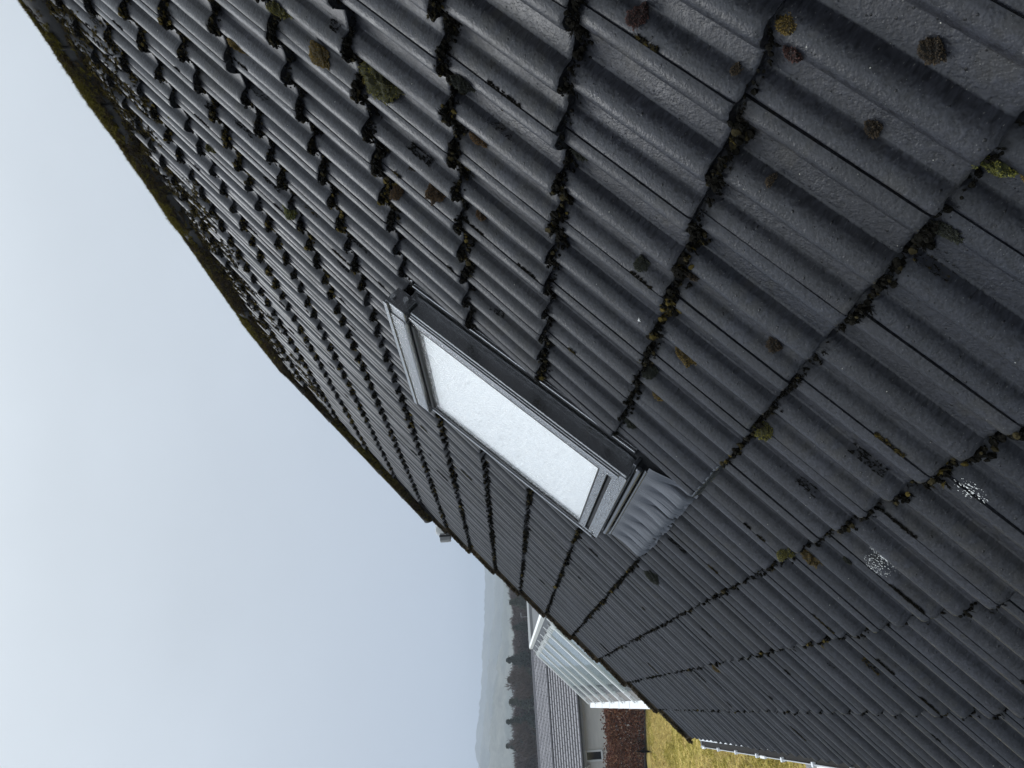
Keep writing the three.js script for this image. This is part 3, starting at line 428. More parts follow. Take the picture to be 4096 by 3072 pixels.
{ // moss cushions: u, v, size, kind, label
  const CU = [
    [0.240, 0.945, 0.125, "o", "largest olive moss cushion, bulging over a tile edge high on the roof"],
    [0.194, 1.296, 0.058, "o", "olive moss clump at the top border of the photo, left of the largest cushion"],
    [0.044, 0.624, 0.052, "d", "dark olive moss clump one course below the largest olive cushion"],
    [0.247, 0.625, 0.06, "r", "brown moss streak under a tile edge below the dark olive clump"],
    [0.521, 0.878, 0.037, "b", "small brown moss ball standing on a tile above the skylight"],
    [0.56, 0.788, 0.068, "r", "orange brown moss cushion lying along a tile joint above the skylight"],
    [0.733, 0.992, 0.045, "r", "rust brown moss knob at a tile edge left of the orange brown cushion"],
    [0.078, 0.315, 0.037, "d", "blackish green moss lump on a tile edge right of the skylight head"],
    [0.069, 0.523, 0.021, "b", "small dark moss button alone on a smooth tile pan below the largest cushion"],
    [0.549, 0.623, 0.044, "r", "brown moss clump at the tile edge between skylight head and orange brown cushion"],
    [0.267, 0.089, 0.032, "d", "flat dark moss tuft in a tile joint right of the skylight"],
    [0.539, -0.099, 0.063, "y", "long ochre moss cushion in a tile joint right of the skylight foot"],
    [0.831, -0.079, 0.05, "y", "ochre moss cushion just below the long ochre one"],
    [1.27, 0.096, 0.041, "o", "olive moss ball on the tile beside the dark skylight side panel"],
    [1.132, 0.2, 0.036, "r", "thin brown moss patch beside the middle of the skylight side panel"],
    [0.598, -0.37, 0.047, "o", "bright olive moss ball at a tile edge to the right of the crinkled flashing"],
    [0.256, -0.265, 0.036, "b", "dark brown moss ball at the end of a joint, above the bright olive ball"],
    [0.195, -0.034, 0.033, "b", "brown moss lump under a tile edge at mid roof, right of the dark tuft"],
    [1.18, -0.683, 0.042, "o", "green moss knob at a tile edge below the bright olive ball"],
    [1.106, -0.728, 0.08, "y", "ochre and dark moss cushion beside the green knob"],
    [0.937, -0.79, 0.022, "d", "small dark moss button near the largest bird dropping"],
    [-0.495, -0.207, 0.037, "b", "round dark brown moss ball on a near tile at the upper right"],
    [-0.349, -0.196, 0.03, "b", "round dark brown moss ball at a joint in the near tiles"],
    [-0.409, -0.044, 0.033, "m", "reddish brown moss tuft below a tile edge at the upper right"],
    [-0.447, -0.018, 0.024, "y", "ochre moss tuft at a tile edge at the top border"],
    [-0.331, 0.223, 0.033, "m", "reddish brown moss lump in a joint at the top border"],
    [-0.395, -0.363, 0.044, "g", "large green and yellow moss mat at the near tile edge, right border"],
    [-0.386, -0.412, 0.026, "y", "ochre moss patch at the right border under the green mat"],
    [-0.272, -0.372, 0.04, "d", "dark flat moss slab at a near tile edge below the green mat"],
    [-0.338, 0.03, 0.015, "b", "hazel moss dot under a tile edge at upper middle"],
    [0.279, 1.176, 0.08, "y", "thin ochre moss streak in a joint left of the largest cushion"],
    [0.489, 1.62, 0.073, "y", "narrow ochre moss streak in a joint among the upper left tiles"],
    [1.453, 1.775, 0.072, "g", "yellow green moss tuft on a tile edge in the upper middle rows"],
    [1.575, 2.885, 0.076, "y", "orange green moss ball on a tile edge near the ridge"],
    [1.426, 2.591, 0.049, "g", "small green moss ball just below the orange green one"],
    [1.394, 2.253, 0.051, "o", "olive moss tuft on a tile edge in the upper left rows"],
    [-0.165, -0.095, 0.015, "b", "tiny brown moss dot beside a joint at right of centre"],
    [2.559, -0.457, 0.075, "d", "thin dark moss streak in a joint below the flashing"],
    [3.428, -1.104, 0.051, "y", "ochre moss tuft at a tile edge in the second lowest visible course"],
    [1.141, -1.039, 0.043, "b", "brown moss patch on a tile edge in the lower right"],
    [1.154, -0.029, 0.045, "d", "dark moss lump at a tile edge beside the skylight foot"],
    [0.734, -0.028, 0.035, "d", "black moss lump on the tile edge above the ochre cushion"]
  ];
  const COL = { o: [[.19, .165, .028], [.030, .029, .010]], d: [[.030, .032, .018], [.009, .010, .007]], r: [[.13, .072, .024], [.028, .018, .010]], b: [[.070, .048, .026], [.014, .011, .008]], y: [[.19, .125, .026], [.040, .028, .010]], m: [[.085, .038, .030], [.018, .011, .010]], g: [[.19, .18, .030], [.034, .038, .011]] };
  const q = RQ.clone(); let n = 0;
  for (const [u, v, s, kd, label] of CU) {
    n++; const sz = kd === 'b' || kd === 'm' || kd === 'r' ? .82 : 1; const long = /long|streak|along|slab|mat|spill/.test(label), a = sz * s * (long ? .58 : .55), b = sz * s * (long ? .30 : .44), h = Math.min(.05, s * (/flat|thin|patch|streak/.test(label) ? .20 : .50));
    const g = new THREE.Group(); g.name = numbered('moss_cushion'); g.position.copy(world(u, v, surf(u, v))); g.quaternion.copy(q); scene.add(g); tag(g, label, 'moss cushion');
    const core = new THREE.IcosahedronGeometry(1, 7), p = core.attributes.position, w0 = surf(u, v);
    const shape = (x, y, z) => { const k = (.50 + .85 * fbm(x * 1.5 + n * 7, y * 1.5 + z * .8, 141, 3)) * (.80 + .46 * vnoise(x * 5 + n * 3, y * 5 + z * 5, 142)); const X = x * b * k, Y = y * a * k, Z = z * h * k; return [X, Y, Z + clamp(surf(u - X, v + Y) - w0, -.02, .012) * .85]; };
    for (let i = 0; i < p.count; i++) { const r = shape(p.getX(i), p.getY(i), p.getZ(i)); p.setXYZ(i, ...r); }
    core.computeVertexNormals();
    const [c1, c2] = COL[kd]; const mc = M['c' + kd] ??= std({ color: rgb(...c2), roughness: 1 });
    part('core', core, mc, g);
    for (let t = 0; t < 2; t++) { // two tones of fine shoots
      const cnt = Math.round(clamp(s * 7000, 90, 560)), P = [];
      for (let i = 0; i < cnt; i++) {
        const th = rnd() * 6.283, z = rnd() * 1.05 - .05, sq = Math.sqrt(Math.max(0, 1 - z * z)), o = V3(...shape(sq * Math.cos(th), sq * Math.sin(th), z)), d = V3(sq * Math.cos(th), sq * Math.sin(th), z * .8 + .3).normalize(), l = rr(.0016, .0036) * (.8 + s * 5), w = rr(.0008, .0017);
        const e = V3(rnd() - .5, rnd() - .5, rnd() - .5).cross(d).normalize().multiplyScalar(w), f = e.clone().cross(d).normalize().multiplyScalar(w), tip = o.clone().addScaledVector(d, l).add(V3(rnd() - .5, rnd() - .5, rnd() - .5).multiplyScalar(l * .6));
        const c = [o.clone().add(e), o.clone().addScaledVector(e, -.5).addScaledVector(f, .9), o.clone().addScaledVector(e, -.5).addScaledVector(f, -.9)];
        for (const [x, y] of [[0, 1], [1, 2], [2, 0]]) for (const k of [c[x], c[y], tip]) P.push(k.x, k.y, k.z);
      }
      const sg = new THREE.BufferGeometry(); sg.setAttribute('position', new THREE.Float32BufferAttribute(P, 3)); sg.computeVertexNormals(); sg.setAttribute('uv', new THREE.BufferAttribute(new Float32Array(P.length / 3 * 2), 2));
      const m = M['s' + kd + t] ??= std({ color: rgb(...(t ? c1 : c1.map((x, i) => x * .35 + c2[i] * .65))), roughness: 1 });
      part('shoots', sg, m, g, 'stuff');
    }
  }
}
{ // bird droppings: many dried white specks on the tiles
  const drop = (u, v, s, n, label, long = 1.6) => { const a = []; for (let i = 0; i < n; i++) { const r = Math.pow(rnd(), .6), t = rnd() * 6.283, du = r * Math.cos(t) * s * .42, dv = r * Math.sin(t) * s * .42 * long, k = rr(.0005, .0021) * (1.25 - .6 * r); const c = new THREE.SphereGeometry(1, 5, 3).scale(k, k * rr(1, 1.6), k * .35); a.push(c.translate(-du, dv, surf(u + du, v + dv) - surf(u, v) + .0006)); } const o = part('bird_dropping', merge(a), M.dropping); o.position.copy(world(u, v, surf(u, v))); o.quaternion.copy(RQ); return tag(o, label, 'bird dropping'); };
  drop(.853, -.845, .105, 340, 'largest white speckled bird dropping on a tile roll in the lower right', 1.05);
  drop(.292, -.762, .045, 90, 'smaller pale bird dropping on a tile to the right of the largest one', 2);
  drop(.448, .041, .009, 16, 'tiny white fleck of bird dropping on a smooth roll right of the skylight');
  drop(2.219, -1.50, .028, 40, 'narrow white bird dropping streak near the eaves gutter', 2.4);
  drop(3.43, -.52, .05, 30, 'thin white bird dropping streak in the distant tiles near the verge', 3);
}

// ---------------------------------------------------------------- ground, lawn, hills
{
  const gh = (x, z) => { const d = Math.hypot(x, z); return -7 * sstep(60, 190, d) - .012 ; };
  const P = [], I = [], U = [], na = 96, R = [0, 12, 25, 45, 60, 80, 100, 130, 160, 200, 300, 500, 700, 1000, 1400, 1900];
  R.forEach((r, k) => { for (let i = 0; i <= na; i++) { const a = i / na * Math.PI * 2, x = Math.cos(a) * r, z = Math.sin(a) * r; P.push(x, gh(x, z), z); U.push(x / 400, z / 400); } });
  for (let k = 0; k + 1 < R.length; k++) for (let i = 0; i < na; i++) { const q = k * (na + 1) + i; I.push(q, q + 1, q + na + 2, q, q + na + 2, q + na + 1); }
  const g = new THREE.BufferGeometry(); g.setAttribute('position', new THREE.Float32BufferAttribute(P, 3)); g.setAttribute('uv', new THREE.Float32BufferAttribute(U, 2)); g.setIndex(I); g.computeVertexNormals();
  const o = part('ground', g, M.land); o.userData.kind = 'structure'; o.userData.label = 'ground falling away beyond the gardens';
  const lawn = part('lawn', quadSheet(V3(15, 0, -16), V3(15, 0, 3), V3(33, 0, 3), V3(33, 0, -16), 60, 60, (a, b, p) => { p.y = .02 + .05 * fbm(p.x * .8, p.z * .8, 151, 3); }, 1 / 3), M.grass); lawn.userData.kind = 'structure'; lawn.userData.label = 'yellowed winter lawn below the eaves';
  // grass blades, denser where seen
  const bl = spikes(7, 1, .05, 1.6, 9), n = 26000, im = new THREE.InstancedMesh(bl, M.tuft, n), m = new THREE.Matrix4(), q = new THREE.Quaternion(), e = new THREE.Euler();
  for (let i = 0; i < n; i++) { const x = rr(15.1, 32), z = rr(-4.5, 0.4), t = fbm(x * .9, z * 1.6, 152, 3), d = rr(.75, 1.2); e.set(-Math.PI / 2 + rr(-.3, .3), 0, rr(0, 6.28)); q.setFromEuler(e); const s = rr(.03, .085); m.compose(V3(x, .035 + .03 * t, z), q, V3(s * 1.6, s * 1.6, s)); im.setMatrixAt(i, m); im.setColorAt(i, t < .47 ? rgb(.36 * d, .30 * d, .070 * d) : rgb(.52 * d, .41 * d, .15 * d)); }
  im.name = numbered('grass'); im.receiveShadow = true; scene.add(im); tag(im, 'tufts of yellow and green winter grass on the lawn', 'grass', null, 'stuff');
  // hills: crest elevation by azimuth in degrees, seen from the house
  const lerpT = (T, a) => { if (a <= T[0][0]) return T[0][1]; for (let i = 0; i + 1 < T.length; i++) if (a <= T[i + 1][0]) return mix(T[i][1], T[i + 1][1], sstep(T[i][0], T[i + 1][0], a)); return T[T.length - 1][1]; };
  const hill = (T, dist, depth, rough, sd, label, a0 = -75, a1 = 75) => {
    const na = 700, nb = 9, P = [], U = [], I = [];
    for (let i = 0; i <= na; i++) { const az = mix(a0, a1, i / na), hgt = 5.5 + Math.tan(lerpT(T, az) * Math.PI / 180) * dist; for (let k = 0; k <= nb; k++) { const t = k / nb, d = dist + depth * (t - .6), s = Math.sin(Math.min(1, t / .6) * Math.PI / 2) * (t > .6 ? 1 - sstep(.6, 1, t) * .8 : 1), n = (fbm(az * 9, k * .8, sd, 3) - .5) * rough * (t > .3 ? 1 : t / .3) + (hash(i, k, sd) - .5) * rough * .35; const r = az * Math.PI / 180; P.push(Math.cos(r) * d, -9 + (hgt + 9) * s + n, Math.sin(r) * d); U.push(az * dist / 57 / 320, d / 320); } }
    for (let i = 0; i < na; i++) for (let k = 0; k < nb; k++) { const q = i * (nb + 1) + k; I.push(q, q + 1, q + nb + 2, q, q + nb + 2, q + nb + 1); }
    const g = new THREE.BufferGeometry(); g.setAttribute('position', new THREE.Float32BufferAttribute(P, 3)); g.setAttribute('uv', new THREE.Float32BufferAttribute(U, 2)); g.setIndex(I); g.computeVertexNormals();
    const o = part('hill', g, M.land); o.userData.kind = 'structure'; o.userData.label = label;
  };
  hill([[-75, 1.4], [-9, 1.9], [-5, 2.1], [-3.86, 2.44], [-2.71, 2.61], [-2.08, 2.54], [-.3, 2.25], [1.53, 2.0], [3.06, 1.85], [6.6, 1.51], [9.5, 1.32], [13, 1.05], [75, .9]], 1650, 500, 4, 161, 'farthest misty hill on the horizon');
  hill([[-75, 1.9], [-3.84, 2.37], [-1.34, 2.01], [.66, 1.71], [2.18, 1.5], [3.9, 1.2], [7.5, .7], [11, .4], [75, .3]], 1150, 350, 3, 162, 'second misty hill in front of the farthest one');
  hill([[-75, 1.7], [-3.89, 1.66], [-1.74, 1.54], [.11, 1.27], [2.39, .83], [4.83, .32], [7.86, .0], [10.2, -.15], [75, -.1]], 760, 240, 3, 163, 'nearest wooded hill in the mist');
}

// ---------------------------------------------------------------- trees
{
  const prism = (out, a, b, r0, r1) => { const d = b.clone().sub(a).normalize(), q = V3(.31, .9, .27).cross(d).normalize(), k = q.clone().cross(d); const c = (p, r, t) => p.clone().addScaledVector(q, Math.cos(t) * r).addScaledVector(k, Math.sin(t) * r); for (let i = 0; i < 3; i++) { const t0 = i * 2.0944, t1 = t0 + 2.0944, A = c(a, r0, t0), B = c(a, r0, t1), Cc = c(b, r1, t1), D = c(b, r1, t0); for (const p of [A, B, Cc, A, Cc, D]) out.push(p.x, p.y, p.z); } };
  const build = (P) => { const g = new THREE.BufferGeometry(); g.setAttribute('position', new THREE.Float32BufferAttribute(P, 3)); g.computeVertexNormals(); g.setAttribute('uv', new THREE.BufferAttribute(new Float32Array(P.length / 3 * 2), 2)); return g; };
  const bare = (H, spread, mt, mw) => {
    const trunk = [], tw = [];
    const grow = (p, d, len, r, lv) => {
      const b = p.clone().addScaledVector(d, len); prism(lv < 2 ? trunk : tw, p, b, Math.max(r, .032), Math.max(r * .66, .022)); if (lv >= 5) for (let k = 0; k < 2; k++) { const q = p.clone().lerp(b, rr(.2, 1)), e = q.clone().add(V3(rr(-.4, .4), rr(.1, .7), rr(-.4, .4))), w = V3(rr(-1, 1), rr(-1, 1), rr(-1, 1)).normalize().multiplyScalar(.045), A = q.clone().add(w), B = q.clone().sub(w); tw.push(A.x, A.y, A.z, B.x, B.y, B.z, e.x, e.y, e.z); } if (lv >= 6) return;
      const n = lv === 0 ? 6 : 3 + (lv < 3 && rnd() < .5);
      for (let i = 0; i < n; i++) { const t = lv === 0 ? rr(.5, 1) : rr(.55, 1), s = p.clone().addScaledVector(d, len * t), a = rnd() * 6.283, o = V3(Math.cos(a), rr(.0, .5), Math.sin(a)).multiplyScalar(spread * rr(.5, 1.1)), nd = d.clone().add(o).add(V3(0, .16, 0)).normalize(); grow(s, nd, len * rr(.58, .78), r * .52, lv + 1); }
    };
    grow(V3(0, -.3, 0), V3(rr(-.04, .04), 1, rr(-.04, .04)).normalize(), H * .34, H * .016, 0);
    const o = new THREE.Group(); const a = new THREE.Mesh(build(trunk), mt); a.name = 'trunk'; const b = new THREE.Mesh(build(tw), mw); b.name = 'crown'; o.add(a, b); return shade(o);
  };
  const conifer = (H, w, m) => {
    const t = [], nd = []; prism(t, V3(0, -.3, 0), V3(0, H * .98, 0), H * .014, .02);
    for (let y = H * .10; y < H * .99; y += H * .014) { const f = 1 - y / H, R = w * (.10 + Math.pow(f, .7)) * rr(.7, 1.2), n = 11; for (let i = 0; i < n; i++) { const a = rnd() * 6.283, l = R * rr(.55, 1.1), e = V3(Math.cos(a) * l, y - l * rr(.15, .5), Math.sin(a) * l), s = V3(0, y, 0); prism(t, s, e, .02, .008); for (let k = 0; k < 10; k++) { const q = s.clone().lerp(e, rr(.2, 1.05)), d = V3(rr(-.5, .5), rr(-.7, .15), rr(-.5, .5)).multiplyScalar(.42 + .5 * f), sd = V3(rr(-1, 1), rr(-.4, .4), rr(-1, 1)).normalize().multiplyScalar(.16); const A = q.clone().add(sd), B = q.clone().sub(sd), C = q.clone().add(d); for (const p of [A, B, C]) nd.push(p.x, p.y, p.z); } } }
    const o = new THREE.Group(); const a = new THREE.Mesh(build(t), M.bark); a.name = 'trunk'; const b = new THREE.Mesh(build(nd), m); b.name = 'crown'; o.add(a, b); return shade(o);
  };
  const protoB = [bare(11, .85, M.bark, M.twig), bare(11, .7, M.bark, M.twig2), bare(11, 1.0, M.bark, M.twig), bare(11, .75, M.birch, M.twig2)], protoC = [conifer(11, 3.0, M.needle), conifer(11, 2.6, M.needle2), conifer(11, 3.4, M.needle)];
  const gy = (x, z) => -7 * sstep(60, 190, Math.hypot(x, z)) - .1;
  const tree = (kind, v, az, d, topEl, wide, label, group) => {
    topEl += kind === 'c' ? -.14 : .06;
    const r = az * Math.PI / 180, x = Math.cos(r) * d, z = Math.sin(r) * d, y = gy(x, z), H = 5.5 + Math.tan(topEl * Math.PI / 180) * d - y;
    const o = (kind === 'b' ? protoB : protoC)[v].clone(); o.name = numbered(kind === 'b' ? 'bare_tree' : 'conifer'); o.position.set(x, y, z); o.scale.set(H / 11 * wide, H / 11 * (kind === 'b' ? 1.0 : 1), H / 11 * wide); o.rotation.y = rnd() * 6.28; scene.add(o); tag(o, label, 'tree', group);
  };
  const front = [
    ['c', 1, 7.22, 118, -.2, 1.15, 'drooping green conifer just beyond the verge, rightmost in the tree belt'],
    ['b', 0, 8.9, 125, -.05, 1, 'bare brown tree half hidden by the verge'],
    ['c', 0, 5.4, 112, -.35, .9, 'dark slim conifer behind the white roof trim of the conservatory'],
    ['b', 0, 6.2, 128, .15, 1.2, 'bare reddish tree between the drooping and the slim conifer'],
    ['b', 2, 4.4, 122, .28, 1.3, 'broad bare tree left of the slim dark conifer'],
    ['c', 2, 3.1, 120, .30, .95, 'tall green conifer above the far corner of the conservatory'],
    ['b', 1, 2.35, 126, .05, 1.1, 'low brown bare tree between two green conifers'],
    ['c', 1, 1.75, 118, .28, 1.1, 'olive conifer left of the tallest green one'],
    ['b', 3, 1.2, 108, .50, 1, 'pale stemmed bare tree in front of the olive conifers'],
    ['c', 1, .25, 120, .26, 1.1, 'olive conifer above the middle of the neighbouring ridge'],
    ['b', 2, -.55, 124, .68, 1.2, 'wide bare tree with the most spreading crown above the neighbouring ridge'],
    ['c', 0, -1.05, 116, .55, .75, 'narrow dark conifer between two wide bare trees'],
    ['b', 0, -1.85, 122, .62, 1.2, 'dense purple brown bare tree left of the narrow conifer'],
    ['c', 0, -2.6, 118, .66, .8, 'pointed dark conifer near the bottom border of the photo'],
    ['b', 3, -2.2, 104, .55, .9, 'pale stemmed bare tree near the bottom border'],
    ['b', 1, -3.2, 124, .35, 1.2, 'reddish bare tree low above the ridge at the bottom border'],
    ['b', 2, -3.9, 118, .78, 1.1, 'bare tree cut off by the bottom border of the photo'],
  ];
  for (const t of front) tree(...t);
  for (let i = 0; i < 34; i++) tree('b', Math.floor(rnd() * 3), -5.5 + i * .46 + rr(-.15, .15), rr(124, 156), rr(-.25, .15) + (i < 16 ? .48 : .10), rr(1.2, 1.7), 'bare brown tree standing in the back rows of the tree belt', 'bare trees in the back rows');
  // undergrowth: one mass of twiggy scrub nobody could count
  const P = []; for (let i = 0; i < 30000; i++) { const r = rr(-6, 11) * Math.PI / 180, d = rr(122, 170), x = Math.cos(r) * d, z = Math.sin(r) * d, y = gy(x, z), h = (2.5 + 7.5 * fbm(r * 70, d * .05, 201, 3)) * rr(.35, 1); const a = V3(x + rr(-.6, .6), y + h * rr(0, .6), z + rr(-.6, .6)), b = V3(x + rr(-.8, .8), y + h, z + rr(-.8, .8)); prism(P, a, b, rr(.03, .07), .012); }
  const s = part('scrub', build(P), M.twig); tag(s, 'brown twiggy scrub filling the foot of the tree belt', 'scrub', null, 'stuff');
  const lamp = (az, d, el, label) => { const r = az * Math.PI / 180, x = Math.cos(r) * d, z = Math.sin(r) * d, y = gy(x, z), top = 5.5 + Math.tan(el * Math.PI / 180) * d; const o = thing('street_lamp', V3(x, y, z), label, 'street lamp'); part('pole', new THREE.CylinderGeometry(.035, .06, top - y, 8).translate(0, (top - y) / 2, 0), M.grey, o); part('lamp_head', new RoundedBoxGeometry(.18, .10, .55, 2, .04).translate(0, top - y, .25), M.grey, o); };
  lamp(6.1, 92, -1.25, 'pale street lamp among the trees beyond the verge');
  
}

// ---------------------------------------------------------------- neighbouring bungalow
{
  const E1 = V3(35.584, 2.4, .491), dir = V3(-.185, 0, .983), back = V3(.983, 0, .185), len0 = -9.5, len1 = 7;
  const b = thing('bungalow', V3(37.5, 0, -1), 'long grey bungalow with two stepped tiled roof slopes behind the brown hedge', 'house');
  const at = (s, d, y) => E1.clone().addScaledVector(dir, s).addScaledVector(back, d).setY(y).sub(b.position);
  const sheetRows = (n, s0, s1, d0, y0, d1, y1, pw, mat, pn, lip, gap) => { // rows of tiles with butts and slightly proud every second tile
    const a = []; for (let r = 0; r < n; r++) { const t0 = r / n, t1 = (r + 1) / n; const da = mix(d0, d1, t0), db = mix(d0, d1, mix(t0, t1, gap)), ya = mix(y0, y1, t0), yb = mix(y0, y1, mix(t0, t1, gap)); for (let s = s0 + (r % 2) * pw / 2, k = 0; s < s1; s += pw, k++) { const j = (hash(r, k, 171) - .5) * .010, e = Math.min(s + pw - .022, s1); const A = at(s, da - .015, ya + lip + j), B = at(e, da - .015, ya + lip + j), Cc = at(e, db, yb + .012), D = at(s, db, yb + .012), A0 = at(s, da - .012, ya - .01), B0 = at(e, da - .012, ya - .01); for (const q of [A, B, Cc, A, Cc, D, A0, B0, B, A0, B, A]) a.push(q.x, q.y, q.z); } }
    const g = new THREE.BufferGeometry(); g.setAttribute('position', new THREE.Float32BufferAttribute(a, 3)); g.computeVertexNormals(); g.setAttribute('uv', new THREE.BufferAttribute(new Float32Array(a.length / 3 * 2), 2)); return part(pn, g, mat, b, 'stuff');
  };
  sheetRows(11, len0, len1, 0, 2.42, 2.06, 3.58, .33, M.farTile, 'lower_roof_tiles', .032, .58);
  sheetRows(9, len0, len1, 2.12, 3.62, 3.40, 4.215, .33, M.farTile2, 'upper_roof_tiles', .035, .86);
  const slab = (d0, y0, d1, y1) => { const q = [at(len0, d0, y0), at(len1, d0, y0), at(len1, d1, y1), at(len0, d1, y1)]; return quadSheet(...q, 1, 1); };
  part('roof', merge([slab(.02, 2.38, 2.1, 3.555), slab(2.1, 3.57, 3.42, 4.19), slab(3.42, 4.19, 6.8, 2.5)]), M.dark, b);
  part('ridge_capping', bar(at(len0, 3.41, 4.235), at(len1, 3.41, 4.235), .2, .06), M.farTile, b);
  part('roof_step', bar(at(len0, 2.09, 3.605), at(len1, 2.09, 3.605), .14, .035), M.farTile2, b);
  part('gutter', merge([bar(at(len0, -.10, 2.37), at(len1, -.10, 2.37), .11, .075)]), M.dark, b);
  part('fascia_board', bar(at(len0, .02, 2.30), at(len1, .02, 2.30), .03, .16), M.grey, b);
  const wallAt = (d, s0, s1, y0, y1) => { const g = new THREE.BoxGeometry(Math.abs(s1 - s0), y1 - y0, .2); g.attributes.uv.array.forEach((v, i, a) => { a[i] = v * 4; }); return g.applyMatrix4(new THREE.Matrix4().makeBasis(dir.clone().negate(), V3(0, 1, 0), back)).translate(...at((s0 + s1) / 2, d, (y0 + y1) / 2).toArray()); };
  const ws = -2.91;                                 // window centre along the wall
  part('wall', merge([wallAt(.55, ws + .20, len1, 0, 2.36), wallAt(.55, len0, ws - .20, 0, 2.36), wallAt(.55, ws - .199, ws + .199, 0, 1.47), wallAt(.55, ws - .199, ws + .199, 2.17, 2.36), wallAt(6.3, len0, len1, 0, 2.5)]), M.wall, b);
  for (const s of [len0 + .1, len1 - .1]) part('end_wall', bar(at(s, .7, 1.2), at(s, 6.2, 1.2), .2, 2.38), M.wall, b);
  const win = part('window', merge([wallAt(.45, ws - .235, ws - .165, 1.42, 2.21), wallAt(.45, ws + .165, ws + .235, 1.42, 2.21), wallAt(.45, ws - .164, ws + .164, 1.42, 1.49), wallAt(.45, ws - .164, ws + .164, 2.14, 2.21)]), M.white, b);
  part('pane', wallAt(.52, ws - .164, ws + .164, 1.491, 2.139), M.pane, win);
  part('downpipe', bar(at(-3.3, -.02, 2.3), at(-3.3, .38, 2.05), .08, .08), M.white, b);
}

// ---------------------------------------------------------------- copper beech hedge
{
  const h = thing('hedge', V3(32.2, 0, -2), 'copper brown beech hedge between the yellow lawn and the grey bungalow', 'hedge');
  const A = V3(30.75, 0, .6), D = V3(.62, 0, -.78).normalize(), Nn = V3(.78, 0, .62).normalize(), Lh = 9, W = .95, H = 1.52;
  const im = new THREE.InstancedMesh(new THREE.CircleGeometry(1, 5).scale(1, .62, 1), M.tuft, 30000), m = new THREE.Matrix4(), q = new THREE.Quaternion(), e = new THREE.Euler();
  for (let i = 0; i < 30000; i++) {
    const s = rnd() * Lh, face = rnd(), edge = fbm(s * 2.2, 1, 181, 3), top = H * (.86 + .26 * edge); let t, y;
    if (face < .62) { t = Math.pow(rnd(), 2) * .4; y = rr(.06, 1) * top; } else if (face < .9) { t = rnd() * W; y = top * (1 - Math.pow(rnd(), 2) * .25) + (rnd() < .12 ? rr(0, .22) : 0); } else { t = rnd() * W; y = rnd() * top; }
    t += .16 * (fbm(s * 3, y * 3, 182, 3) - .5); if (y < .35 && rnd() < .45) continue;
    const p = A.clone().addScaledVector(D, s).addScaledVector(Nn, t); e.set(rnd() * 6.28, rnd() * 6.28, rnd() * 6.28); q.setFromEuler(e); const k = rr(.026, .052), d = rr(.5, 1.4), c = rnd();
    m.compose(V3(p.x, y, p.z).sub(h.position), q, V3(k, k, k)); im.setMatrixAt(i, m); im.setColorAt(i, c < .7 ? rgb(.135 * d, .056 * d, .036 * d) : c < .9 ? rgb(.21 * d, .105 * d, .066 * d) : rgb(.27 * d, .17 * d, .12 * d));
  }
  im.name = 'foliage'; im.userData.kind = 'stuff'; im.castShadow = im.receiveShadow = true; h.add(im);
  const tw = []; for (let s = .15; s < Lh; s += .22) { const p = A.clone().addScaledVector(D, s).addScaledVector(Nn, W * .45).sub(h.position); tw.push(new THREE.CylinderGeometry(.02, .035, .9, 5).translate(p.x, .45, p.z)); for (let k = 0; k < 7; k++) { const a = p.clone().setY(rr(.3, 1.1)), b = a.clone().add(V3(rr(-.45, .45), rr(.3, .7), rr(-.45, .45))); tw.push(bar(a, b, .012, .012)); } }
  part('stems', merge(tw), M.bark, h, 'stuff');
  const bed = part('soil', quadSheet(A.clone().addScaledVector(Nn, -.12).setY(.085), A.clone().addScaledVector(D, Lh).addScaledVector(Nn, -.12).setY(.085), A.clone().addScaledVector(D, Lh).addScaledVector(Nn, 3).setY(.085), A.clone().addScaledVector(Nn, 3).setY(.085), 40, 6, (a, b, p) => { p.y += .03 * fbm(p.x * 3, p.z * 3, 183, 3); }), M.soil); bed.userData.kind = 'structure'; bed.userData.label = 'dark soil strip under the hedge';
}

